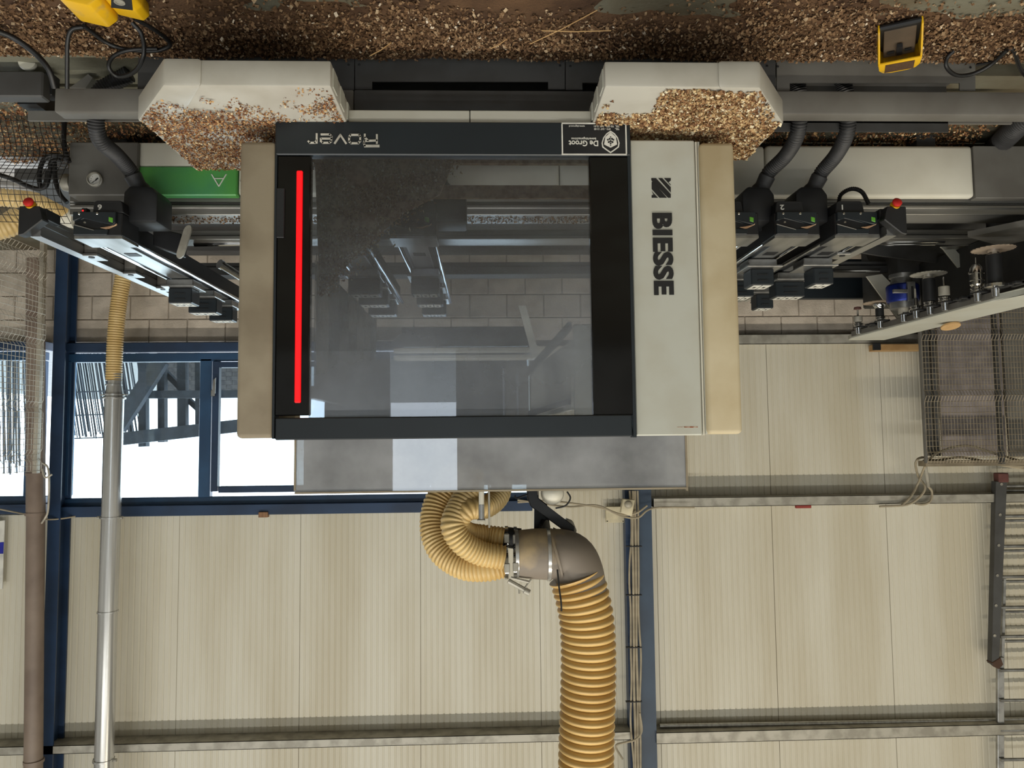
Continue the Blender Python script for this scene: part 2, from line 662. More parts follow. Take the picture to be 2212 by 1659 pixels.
# steel columns (H sections)
def column(name, xa, xb, xc, Yf, m, m2, z1=7.68):
    o = MB()
    ym = 1300
    X0, X1 = P(xa, ym, Yf).x, P(xb, ym, Yf).x
    o.box(X0, X1, Yf, Yf + 0.012, 0, z1)
    o.box(X0, X1, YW - 0.05, YW - 0.035, 0, z1)
    o.box((X0 + X1) / 2 - 0.005, (X0 + X1) / 2 + 0.005, Yf + 0.012, YW - 0.05, 0, z1)
    return struct(o.build(name, m))


column('column_1', 1368, 1412, 0, 5.90, m_bluegrey, None)
column('column_2', 97, 124, 0, 5.88, m_navy, None)
sidef = MB(); Xc = P(1368, 1300, 5.9).x
sidef.box(Xc, Xc + 0.045, 5.93, 6.03, 0, 7.68)
struct(sidef.build('trim_5', m_navy))

# ------------------------------------------------------------------ window band
Yf = 6.0
def frame_bar(parent, x0, y0, x1, y1, Y=Yf, d=0.08, m=m_blueframe, name='frame_bar', bev=0.004):
    mb = MB(); mb.pbox(x0, y0, x1, y1, Y, d, bev)
    return mb.build(name, m, parent)


def frame_root(name, x, y):
    o = bpy.data.objects.new(name, None)
    col.objects.link(o)
    o.location = P(x, y, Yf)
    o['kind'] = 'structure'
    return o


w1 = frame_root('window_1', 500, 740)
frame_bar(w1, 124, 738, 1150, 757, 5.97, 0.12, m_navy, 'sill_rail')
frame_bar(w1, 128, 761, 1150, 779, 6.01, 0.07)
frame_bar(w1, 128, 1071, 1150, 1088, 6.01, 0.07)
frame_bar(w1, 124, 1088, 1150, 1111, 5.95, 0.16, m_navy, 'head_rail')
frame_bar(w1, 128, 779, 150, 1071, 6.01, 0.07, name='jamb')
frame_bar(w1, 430, 775, 455, 1075, 6.01, 0.07, name='mullion')
frame_bar(w1, 930, 775, 955, 1075, 6.01, 0.07, name='mullion')
sash = frame_bar(w1, 457, 780, 471, 1062, 5.99, 0.06, m_navy, 'sash_stile')
frame_bar(w1, 471, 780, 928, 792, 5.99, 0.06, m_navy, 'sash_rail')
frame_bar(w1, 471, 1048, 928, 1062, 5.99, 0.06, m_navy, 'sash_rail')
frame_bar(w1, 150, 779, 156, 1071, 6.03, 0.04, M('pale_blue_edge', (120, 170, 220), 0.4), 'glazing_bead')
hd = MB()
hd.pbox(455, 842, 464, 856, 5.965, 0.025, 0.003)
hd.prism([P(457, 852, 5.955), P(461, 820, 5.955), P(466, 816, 5.955), P(465, 850, 5.955)], (0, 0.012, 0))
hd.build('window_handle', m_chrome, sash)
for a in ((150, 779, 430, 1071), (471, 790, 928, 1050), (955, 779, 1150, 1071)):
    mb = MB(); mb.pbox(*a, 6.05, 0.006)
    mb.build('pane', m_glass_win, w1)
w2 = frame_root('window_2', 20, 740)
frame_bar(w2, -400, 738, 96, 757, 5.97, 0.12, m_navy, 'sill_rail')
frame_bar(w2, -400, 761, 96, 779, 6.01, 0.07)
frame_bar(w2, -400, 1075, 96, 1092, 6.01, 0.07)
frame_bar(w2, -400, 1092, 96, 1113, 5.95, 0.16, m_navy, 'head_rail')
frame_bar(w2, 54, 779, 90, 1075, 6.01, 0.07, name='jamb')
mb = MB(); mb.pbox(-400, 779, 54, 1075, 6.05, 0.006); mb.build('pane', m_glass_win, w2)
mb = MB(); mb.pbox(114, 800, 129, 1060, 5.985, 0.02, 0.002)
tag(mb.build('timber_batten', m_wood), 'narrow brown timber batten standing beside the blue window jamb', 'batten')

# ------------------------------------------------------------------ outdoors behind the window
YO = 9.0
gr = MB(); gr.box(-14, 16, YW + 0.25, 30, -0.12, -0.02)
struct(gr.build('ground_outside', M('paving_outside', (110, 112, 112), 0.9)))
gr = MB(); gr.box(-14, 16, -30, -8.15, -0.12, -0.02)
struct(gr.build('ground_yard', M('yard_paving', (130, 130, 126), 0.9)))
t = thing('pergola', 'weathered grey timber frame of posts and beams outside the window', 'pergola', P(340, 700, YO))
def obar(a, b, wdt, Y, name, par=t, m=m_outwood, d=0.1):
    A, B = P(*a, Y), P(*b, Y)
    dr = (B - A).normalized()
    n = Vector((-dr.z, 0, dr.x)) * wdt * 0.5
    mb = MB(); mb.prism([A + n, B + n, B - n, A - n], (0, d, 0))
    return mb.build(name, m, par)


obar((262, 948), (640, 905), 0.15, YO, 'beam')
obar((300, 852), (640, 850), 0.09, YO, 'beam')
for x, w_, y1 in ((305, 0.09, 965), (346, 0.08, 955), (390, 0.10, 945), (425, 0.06, 940)):
    obar((x, 560), (x + 2, y1), w_, YO + 0.1, 'post')
obar((250, 925), (345, 778), 0.17, YO - 0.12, 'brace')
obar((350, 800), (400, 850), 0.06, YO + 0.2, 'brace')
obar((400, 860), (450, 905), 0.06, YO + 0.2, 'brace')
t = thing('bamboo_screen', 'screen of slanted bamboo canes tied behind the left window pane', 'screen', P(220, 700, YO + 0.6))
random.seed(3)
for i in range(46):
    x = 150 + i * 3.5
    tw = random.uniform(-6, 6)
    A = P(x - 42 + tw, 560, YO + 0.6 + 0.02 * (i % 3)); B = P(x + 16 + tw, 940 + random.uniform(-8, 8), YO + 0.6 + 0.02 * (i % 3))
    mb = MB(); mb.tube([A, (A + B) / 2, B], random.uniform(0.006, 0.012), 5)
    mb.build('cane', m_bamboo, t)
for y in (845, 895, 945):
    obar((140, y + 3), (300, y - 3), 0.015, YO + 0.58, 'wire', t, m_outwood, 0.02)
t = thing('bamboo_screen', 'screen of bamboo canes seen through the mesh at the leftmost window', 'screen', P(20, 700, YO + 0.6))
for i in range(22):
    x = -10 + i * 3.6
    A = P(x - 6, 560, YO + 0.6); B = P(x + random.uniform(-6, 14), 1010 + random.uniform(-20, 20), YO + 0.6)
    mb = MB(); mb.tube([A, (A + B) / 2, B], random.uniform(0.008, 0.014), 5)
    mb.build('cane', m_bamboo, t)
t = thing('brick_wall', 'pale brick garden wall far outside behind the timber posts', 'brick wall', P(500, 700, YO + 1.2))
bk = None
for r_ in range(9):
    for i in range(10):
        p = P(352 + i * 25 + (12 if r_ % 2 else 0), 776 + r_ * 9.2, YO + 1.2)
        if bk is None:
            mb = MB(); mb.box(-0.076, 0.076, 0, 0.09, 0.0, 0.056); mb.v = [v + p for v in mb.v]
            bk = mb.build('brick', m_brick, t)
            pb0 = p
        else:
            b = bk.copy(); col.objects.link(b); b.parent = t
            b.location = p - pb0
mb = MB(); a = P(340, 770, YO + 1.22); b = P(620, 858, YO + 1.22); mb.box(a.x, b.x, YO + 1.22, YO + 1.27, 0, b.z - 0.01)
mb.build('mortar_core', m_mortar, t)
# ================================================================== MACHINE BASE
base = thing('machine_base', 'long grey and white machine bed with slotted plates along the floor', 'machine base', (0, 2.95, 0))
YP = 2.95


def plate(x0, x1, y0=122, y1=193, slot=None):
    mb = MB()
    if slot:
        s0, s1, sy = slot
        mb.ppoly([(x0, y0), (x1, y0), (x1, y1), (s1, y1), (s1, sy), (s0, sy), (s0, y1), (x0, y1)], YP, 0.006)
    else:
        mb.pbox(x0, y0, x1, y1, YP, 0.006)
    return mb.build('front_plate', m_darkgrey if x0 < 1660 else m_midgrey, base)


plate(298, 765, 119)
plate(767, 1220, 123, 193, (804, 1184, 176))
plate(1222, 1675, 126, 194, (1258, 1640, 178))
plate(1678, 2107, 128, 196, (1706, 2073, 179))
mb = MB()
for x, y in ((753, 140), (776, 140), (1210, 142), (1232, 143), (1657, 143), (1680, 144), (2096, 146)):
    screw(mb, P(x, y, YP - 0.0005), 0.005, 0.002)
mb.build('screw_set', m_black, base)
mb = MB()                                                       # tray behind the plates
a = P(298, 120, YP); b = P(2107, 128, YP)
mb.box(b.x, a.x, YP + 0.2, YP + 0.206, 0.01, 0.225); mb.box(b.x, a.x, YP + 0.008, YP + 0.2, 0.01, 0.016)
mb.build('tray', m_darkgrey, base)
mb = MB(); mb.pbox(117, 191, 764, 243, YP - 0.03, 0.075, 0.008, 2); mb.build('top_beam', m_midgrey, base, 40)
mb = MB(); mb.pbox(764, 194, 1285, 240, YP - 0.03, 0.075, 0.008, 2); mb.build('top_beam', m_darkgrey, base, 40)
mb = MB(); mb.pbox(1285, 196, 2420, 247, YP - 0.03, 0.075, 0.008, 2); mb.build('top_beam', m_midgrey, base, 40)
mb = MB(); mb.pbox(1600, 244, 2186, 266, YP + 0.2, 0.012); mb.build('rear_strip', m_midgrey, base)
mb = MB(); mb.pbox(60, 240, 420, 261, YP + 0.2, 0.012); mb.build('rear_strip', m_midgrey, base)
YB = 3.62
mb = MB(); mb.pbox(1656, 313, 2104, 426, YB, 0.05, 0.02, 3); mb.build('white_cover', m_white, base, 40)
mb = MB(); mb.pbox(1210, 313, 1654, 426, YB, 0.05, 0.02, 3); mb.build('white_cover', m_white, base, 40)
mb = MB(); mb.pbox(514, 309, 1208, 422, YB, 0.05, 0.02, 3); mb.build('white_cover', m_white, base, 40)
mb = MB(); mb.pbox(2106, 315, 2420, 428, YB, 0.05, 0.004); mb.build('grey_cover', m_midgrey, base)
mb = MB(); mb.pbox(262, 307, 512, 359, YB, 0.05, 0.012, 2); mb.build('white_cover', m_white, base, 40)
mb = MB(); mb.pbox(262, 359, 512, 422, YB, 0.05, 0.006); grn = mb.build('green_cover', m_green, base, label='textured green cover with grey lettering')
mb = MB()
text_mesh(mb, 'Rover A', 0.098, facing(P(562, 388, YB - 0.001)), 0.001, -0.0025, sx=1.35, space=1.1)
mb.build('lettering', m_paper, grn)
# pneumatic cabinet at the end of the bed
mb = MB(); mb.pbox(148, 306, 298, 422, YB - 0.02, 0.3, 0.006); cab = mb.build('end_cabinet', m_midgrey, base)
mb = MB(); mb.lathe(P(207, 389, YB - 0.02), [(0.036, 0), (0.036, 0.018), (0.030, 0.022), (0.030, 0.014)], 28, (0, -1, 0)); gau = mb.build('pressure_gauge', m_zinc, base, 40, label='round pressure gauge with a steel rim')
mb = MB(); mb.lathe(P(207, 389, YB - 0.035), [(0.0305, 0), (0.0305, 0.001)], 28, (0, -1, 0)); mb.build('dial', m_dial, gau)
mb = MB(); c = P(207, 389, YB - 0.0375)
for k in range(11):
    an = R(-45 + 27 * k); q = Vector((math.cos(an), 0, math.sin(an)))
    mb.tube([c + q * 0.022, c + q * 0.027], 0.0008, 4)
mb.tube([c + Vector((-0.008, 0, -0.006)), c + Vector((0.017, 0, 0.013))], 0.0014, 4); mb.tube([c + Vector((-0.010, 0, -0.010)), c + Vector((0.002, 0, 0.002))], 0.003, 5)
mb.build('needle', m_ink, gau)
mb = MB(); mb.lathe(P(146, 395, YB + 0.1), [(0.001, -0.03), (0.04, -0.02), (0.045, 0.0), (0.04, 0.02), (0.001, 0.03)], 18, (1, 0, 0)); mb.build('knob', m_zinc, base, 40)
# beams across the bed
def xbeam(x0, x1, ys, Y, d, m):
    mb = MB()
    for i, (y0, y1, off) in enumerate(ys):
        mb.pbox(x0, y0, x1, y1, Y + off, d - off, 0.003)
    return mb.build('cross_beam', m, base)


xbeam(150, 2420, ((424, 437, 0.0), (437, 443, 0.02), (443, 450, -0.012), (450, 464, 0.0)), 3.68, 0.16, m_alux)
xbeam(330, 2420, ((496, 508, 0.0), (508, 516, -0.01)), 4.25, 0.14, m_alux)
mb = MB(); mb.tube([P(1480, 528, 4.3), P(2040, 521, 4.3)], 0.011, 8); mb.tube([P(1480, 534, 4.32), P(2020, 527, 4.32)], 0.008, 8)
mb.tube([P(420, 527, 4.3), P(640, 523, 4.3)], 0.016, 8)
mb.build('guide_rod', m_chrome, base, 40)
xbeam(330, 2000, ((566, 575, 0.0), (575, 592, -0.01)), 5.05, 0.14, m_darkgrey)
mb = MB(); mb.tube([P(1500, 588, 4.98), P(1900, 584, 4.98)], 0.012, 8); mb.build('guide_rod', m_chrome, base, 40)
mb = MB(); xa, xb = P(2000, 600, 5.4).x, P(320, 600, 5.4).x
mb.box(xa, xb, 3.86, 5.5, 0.14, 0.2); mb.build('bed_slab', m_darkgrey, base)
mb = MB(); mb.pbox(1480, 560, 1890, 645, 5.45, 0.06, 0.004); mb.build('rear_panel', m_frame, base)
mb = MB(); mb.pbox(1940, 470, 2420, 640, 4.9, 0.5, 0.01); mb.build('side_housing', m_darkgrey, base)
mb = MB(); mb.prism([PZ(2090, 500, 0.5), PZ(2212, 475, 0.5), PZ(2300, 490, 0.5), PZ(2160, 520, 0.5)], (0, 0, 0.03)); mb.build('perforated_plate', m_midgrey, base)
mb = MB(); mb.prism([P(1800, 535, 4.7), P(1900, 552, 4.7), P(2060, 572, 4.7), P(2040, 548, 4.7), P(1920, 527, 4.7)], (0, 0.02, 0)); mb.build('sloping_guard', m_darkgrey, base)
# feet holding the base off the floor
for x in (250, 640, 1100, 1560, 2000):
    q = P(x, 200, 3.7)
    mb = MB(); mb.box(q.x - 0.05, q.x + 0.05, 3.72, 3.82, 0.0, 0.16); mb.build('foot', m_darkgrey, base)

# ================================================================== HOOD (moving gantry with bumpers)
YH = 2.75
hood = thing('gantry_hood', 'large moving machine hood with glass window, red light strip and padded sides', 'machine hood', (0, YH, 0.25))


def hp(name, x0, y0, x1, y1, Y, d, m, bev=0.004, seg=1, par=None, lab=None, smooth=None):
    mb = MB(); mb.pbox(x0, y0, x1, y1, Y, d, bev, seg)
    return mb.build(name, m, par or hood, smooth, lab)


fb = hp('lower_frame_rail', 595, 263, 1362, 335, YH, 0.05, m_frame)
hp('upper_frame_rail', 594, 899, 1366, 947, YH, 0.05, m_frame)
lp = hp('black_side_strip', 596, 336, 669, 898, YH + 0.004, 0.04, m_blackgloss)
hp('black_side_strip', 1277, 338, 1363, 897, YH + 0.004, 0.04, m_blackgloss)
hp('led_strip', 638, 368, 651, 870, YH - 0.004, 0.012, m_led, 0.003, 1, lp, 'glowing red light strip')
hp('grip_recess', 597, 406, 614, 513, YH - 0.003, 0.01, m_black, 0.002, 1, lp)
hp('frame_edge', 591, 264, 596, 948, YH + 0.002, 0.06, m_frame, 0.001)
hp('frame_edge', 1361, 268, 1368, 945, YH + 0.002, 0.06, m_frame, 0.001)
hp('hood_window', 669, 335, 1277, 899, YH + 0.012, 0.006, m_glass_hood, 0.0)
rp_ = hp('grey_front_panel', 1367, 302, 1509, 941, YH + 0.015, 0.03, m_hoodgrey, 0.005)
hp('edge_trim', 1510, 306, 1514, 940, YH + 0.02, 0.03, m_white, 0.001)
hp('edge_trim', 1515, 306, 1520, 938, YH + 0.022, 0.03, m_hoodgrey, 0.001)
hp('side_pad', 1521, 306, 1596, 938, YH - 0.002, 0.42, m_padlight, 0.018, 3, None, 'beige padded vinyl side bumper', 40)
hp('side_pad', 513, 304, 592, 947, YH - 0.002, 0.42, m_pad, 0.018, 3, None, 'taupe padded vinyl side bumper', 40)
# hood shell behind the front
mb = MB()
xl, xr = P(520, 600, YH).x, P(1515, 600, YH).x
zb_, zt_ = P(1100, 310, YH).z, P(1100, 935, YH).z
mb.box(xl - 0.02, xl, YH + 0.06, YH + 0.42, zb_, zt_)
mb.box(xr, xr + 0.02, YH + 0.06, YH + 0.42, zb_, zt_)
mb.box(xr, xl, YH + 0.05, YH + 0.17, zt_ - 0.01, zt_)
mb.build('shell', m_midgrey, hood)
# scratches of rust on the grey panel
mb = MB()
for x0, y, x1, h in ((1478, 921, 1507, 3.0), (1462, 922, 1480, 1.2)):
    mb.pbox(x0, y, x1, y + h, YH + 0.0146, 0.001)
mb.build('rust_scratch', M('rust', (150, 92, 66), 0.9, c2=(196, 184, 164), scale=60), rp_)
# lettering
mb = MB()
pc = P(1430, 547, YH + 0.013)
mt = Matrix(((0, -1, 0, pc.x), (0, 0, -1, pc.y), (1, 0, 0, pc.z), (0, 0, 0, 1)))
text_mesh(mb, 'BIESSE', 0.098, mt, 0.001, 0.0046, sx=1.13, space=1.06)
mb.build('lettering', m_ink, rp_)
mb = MB()                                                       # square emblem of slanted bars
ex0, ey0, ex1, ey1 = 1407, 384, 1449, 428
def EP(a, b): return P(ex0 + (ex1 - ex0) * a, ey0 + (ey1 - ey0) * b, YH + 0.0135)
for poly in (((0.0, 0.02), (0.24, 0.02), (1.0, 0.80), (1.0, 0.98), (0.86, 0.98), (0.0, 0.12)),
             ((0.02, 0.20), (0.10, 0.20), (0.80, 0.98), (0.42, 0.98), (0.02, 0.55)),
             ((0.36, 0.02), (0.56, 0.02), (1.0, 0.46), (1.0, 0.72), (0.98, 0.70)),
             ((0.66, 0.02), (1.0, 0.02), (1.0, 0.14), (0.88, 0.22), (1.0, 0.34), (0.98, 0.36)),
             ((0.02, 0.66), (0.34, 0.98), (0.02, 0.98), (0.02, 0.86), (0.12, 0.84))):
    mb.prism([EP(a, b) for a, b in poly], (0, 0.0015, 0))
mb.build('emblem', m_ink, rp_)
# "Rover" strokes on the lower rail
mb = MB()
def stroke(pts, w=4.0):
    q = [P(x, y, YH - 0.0035) for x, y in pts]
    for a, b in zip(q, q[1:]):
        d = (b - a).normalized(); n = Vector((-d.z, 0, d.x)) * (w / FPX * YH * 0.5)
        e = d * (w / FPX * YH * 0.35)
        mb.prism([a - e + n, b + e + n, b + e - n, a - e - n], (0, 0.005, 0))
stroke([(814, 291), (814, 309)]); stroke([(818, 315), (788, 315)], 5); stroke([(788, 315), (786, 309), (787, 304), (814, 303)]); stroke([(795, 303), (788, 297), (788, 290)])
stroke([(778, 295), (776, 291), (757, 291), (754, 296), (754, 305), (758, 309), (774, 309), (778, 304), (778, 295)])
stroke([(747, 309), (735, 291), (723, 309)])
stroke([(694, 299), (716, 299), (716, 294), (712, 290), (694, 290)]); stroke([(716, 299), (715, 305), (711, 308), (697, 308), (693, 305), (693, 299)])
stroke([(684, 289), (684, 308)]); stroke([(684, 303), (680, 308), (669, 308), (666, 305)])
mb.build('lettering', m_sign, fb)
# dealer sticker
st = MB(); st.pbox(1213, 265, 1354, 335, YH - 0.002, 0.003); st = st.build('sticker', m_black, fb, label='black dealer sticker with white border and text')
mb = MB()
for a in ((1213, 265, 1354, 268), (1213, 332, 1354, 335), (1213, 268, 1216, 332), (1351, 268, 1354, 332)):
    mb.pbox(*a, YH - 0.003, 0.001)
def crest(s, z):
    cx, cy = 1319, 307
    pts = [(0, 24), (10, 17), (18, 11), (19.5, 2), (16, -10), (9, -19), (0, -25), (-9, -19), (-16, -10), (-19.5, 2), (-18, 11), (-10, 17)]
    return [P(cx + x * s, cy + y * s, z) for x, y in pts]
mb.prism(crest(1.0, YH - 0.0035), (0, 0.001, 0))
def txt(s, x, y, size, bold=0.0, sx=1.0):
    text_mesh(mb, s, size, facing(P(x, y, YH - 0.0032)), 0.0004, bold, sx=sx)
txt('De Groot', 1261, 309, 0.030, 0.0007, 0.93)
txt('bewerkingsmachines', 1261, 299.5, 0.0125, 0.0002, 0.92)
txt('TEL.', 1333, 278.5, 0.0098, 0.0002, 1.0); txt('073 - 547 13 00', 1301, 278.5, 0.0098, 0.0002, 1.0)
txt('TEL. TD 073 - 547 13 01', 1310, 272.5, 0.0098, 0.0002, 1.0)
txt('www.degroot.nl', 1246, 272.5, 0.0098, 0.0002, 0.95)
mb.build('print', m_paper, st)
mb = MB()
mb.prism(crest(0.86, YH - 0.0041), (0, 0.0008, 0)); mb.build('crest_field', m_ink, st)
mb = MB(); cx, cy = 1319, 305
mb.prism([P(cx + x, cy + y, YH - 0.0046) for x, y in ((-14, 7), (0, 14), (14, 7), (11.5, -9), (0, -19.5), (-11.5, -9))], (0, 0.0008, 0)); mb.build('crest_shield', m_paper, st)
mb = MB()
for x, y, s in ((0, 5, 2.2), (-4, 2, 2.4), (4, 2, 2.4), (0, 0, 2.6), (-6, -3, 2.2), (6, -3, 2.2), (-2, -5, 2.4), (3, -5, 2.4), (0, -9, 1.6), (0, 9, 1.4)):
    mb.lathe(P(cx + x, cy + y, YH - 0.0046), [(s / FPX * YH, 0), (s / FPX * YH, 0.0006)], 7, (0, -1, 0))
mb.build('crest_cluster', m_ink, st)
# transparent visor above the hood
YV = 2.92
vz = MB(); vz.pbox(637, 930, 1484, 1059, YV, 0.008); vz.build('visor', m_glass_visor, hood, label='smoky clear visor standing above the hood')
mb = MB(); mb.pbox(636, 1058, 1485, 1062, YV - 0.004, 0.018); mb.pbox(1481, 940, 1485, 1060, YV - 0.003, 0.014); mb.pbox(635, 940, 639, 1060, YV - 0.003, 0.014)
mb.build('visor_edging', m_pad, hood)
# white skirt between the bumpers
hp('skirt_panel', 752, 238, 1014, 268, YH + 0.03, 0.02, m_white, 0.002)
hp('skirt_panel', 1016, 239, 1288, 268, YH + 0.03, 0.02, m_white, 0.002)


# bumpers under the hood
def bumper(front_in, split, front_out, bot_out, rear_in, rear_out, back, lab):
    ZB, ZTp = 0.272, 0.362
    fi = PZ(*front_in, ZTp); fo = PZ(*front_out, ZTp); oc = PZ(*bot_out, ZB); bk_ = PZ(*back, ZTp)
    sg = 1 if fo.x > 0 else -1
    Yf_ = fi.y
    pts = [(fi.x, Yf_), (fo.x, Yf_), (oc.x, oc.y), (oc.x, bk_.y), (fi.x, bk_.y)]
    mb = MB(); mb.prism([(x, y, ZB) for x, y in pts], (0, 0, ZTp - ZB), 0.006, 2)
    body = mb.build('bumper', m_vinyl, hood, 40, lab)
    sx = PZ(split, front_in[1], ZTp).x
    e = 0.007
    ri, ro = PZ(*rear_in, ZTp), PZ(*rear_out, ZTp)
    cp = [(sx, Yf_ - e), (fo.x + sg * 0.004, Yf_ - e), (oc.x + sg * e, oc.y - 0.003), (oc.x + sg * e, max(ro.y, oc.y + 0.02)), (ri.x, ri.y)]
    mb = MB(); mb.prism([(x, y, ZB - 0.004) for x, y in cp], (0, 0, ZTp - ZB + 0.010), 0.012, 2)
    mb.build('corner_cover', m_vinyl, body, 40, 'sewn vinyl corner cover')
    for k in range(3):
        y0 = Yf_ + 0.03 + k * 0.13
        mb = MB(); mb.box(fi.x - sg * 0.004, fi.x, y0, y0 + 0.07, ZB + 0.012, ZTp - 0.012); mb.build('side_strip', m_hoodgrey, body)
    return pts, sg, ZTp


b1 = bumper((714, 186), 439, (352, 180), (303, 208), (385, 266), (310, 254), (455, 366), 'white bumper strewn with wood chips below the red light strip')
b2 = bumper((1307, 187), 1550, (1640, 187), (1687, 216), (1612, 262), (1684, 252), (1590, 340), 'white bumper heaped with wood chips below the lettered panel')

# gantry body inside the hood and spindle cover behind the visor, dark backing added so reflections show
mb = MB(); mb.pbox(700, 777, 1140, 1046, 4.75, 0.3, 0.01); mb.build('spindle_housing', m_frame, hood)
mb = MB(); mb.pbox(655, 925, 1440, 1048, 3.42, 0.10, 0.01); mb.build('gantry_beam', m_darkgrey, hood)
mb = MB(); mb.pbox(868, 706, 1142, 748, 4.62, 0.08, 0.004); mb.build('cross_rail', m_frame, hood)
mb = MB(); mb.pbox(850, 750, 1158, 762, 4.55, 0.12, 0.004); mb.pbox(850, 766, 1158, 775, 4.55, 0.12, 0.004); mb.build('cross_ledge', m_white, hood)
mb = MB(); mb.prism([P(1234, 735, 3.34), P(1234, 885, 3.34), P(1147, 905, 4.1), P(1147, 800, 4.1)], (-0.02, 0.0, 0)); mb.build('inner_panel', m_white, hood)
mb = MB(); mb.pbox(1240, 700, 1330, 905, 3.32, 0.02, 0.004); mb.build('inner_panel', m_hoodgrey, hood)
mb = MB(); mb.prism([P(1234, 695, 3.32), P(1236, 712, 3.32), P(1146, 812, 4.08), P(1144, 795, 4.08)], (0.015, 0, 0)); mb.build('edge_profile', m_alu, hood)
mb = MB(); mb.prism([P(1232, 862, 3.32), P(1232, 874, 3.32), P(1146, 902, 4.08), P(1146, 888, 4.08)], (0.015, 0, 0)); mb.build('edge_profile', m_alu, hood)
mb = MB(); mb.prism([P(1120, 660, 4.2), P(1136, 660, 4.2), P(1166, 770, 4.2), P(1150, 770, 4.2)], (0, 0.02, 0)); mb.build('diagonal_brace', m_white, hood)
for x in (1086, 1116):
    mb = MB(); mb.pbox(x, 795, x + 4, 900, 4.3, 0.03); mb.build('slide_rail', m_chrome, hood)
mb = MB(); mb.pbox(1092, 790, 1142, 905, 4.34, 0.05, 0.004); mb.build('spindle_slide', m_midgrey, hood)
XC = P(674, 700, 3.25).x
for k in range(14):
    y0_ = 3.26 + k * 0.125
    mb = MB(); a_ = 0.018 * (1 if k % 2 else -1)
    mb.prism([(XC + a_, y0_, 0.74), (XC - a_, y0_ + 0.13, 0.74 + 0.02 * (k % 3)), (XC - a_, y0_ + 0.13, 1.33), (XC + a_, y0_, 1.33)], (0.003, 0, 0))
    mb.build('curtain_strip', m_strip, hood)
mb = MB(); mb.box(XC - 0.02, XC + 0.02, 3.24, 5.0, 1.33, 1.385, 0.003); mb.build('curtain_rail', m_alu, hood)
# brush and ledges of chips behind the window
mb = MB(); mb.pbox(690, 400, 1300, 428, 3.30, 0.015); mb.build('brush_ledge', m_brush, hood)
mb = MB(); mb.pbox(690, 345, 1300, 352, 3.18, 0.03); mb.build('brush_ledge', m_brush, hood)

# ================================================================== WORK TABLE BARS, PODS
ZR = 0.65
YB0 = 3.30


def digit(s, p, size=0.032):
    mb = MB(); text_mesh(mb, s, size, facing(p), 0.0006, 0.0008, sx=1.25)
    return mb


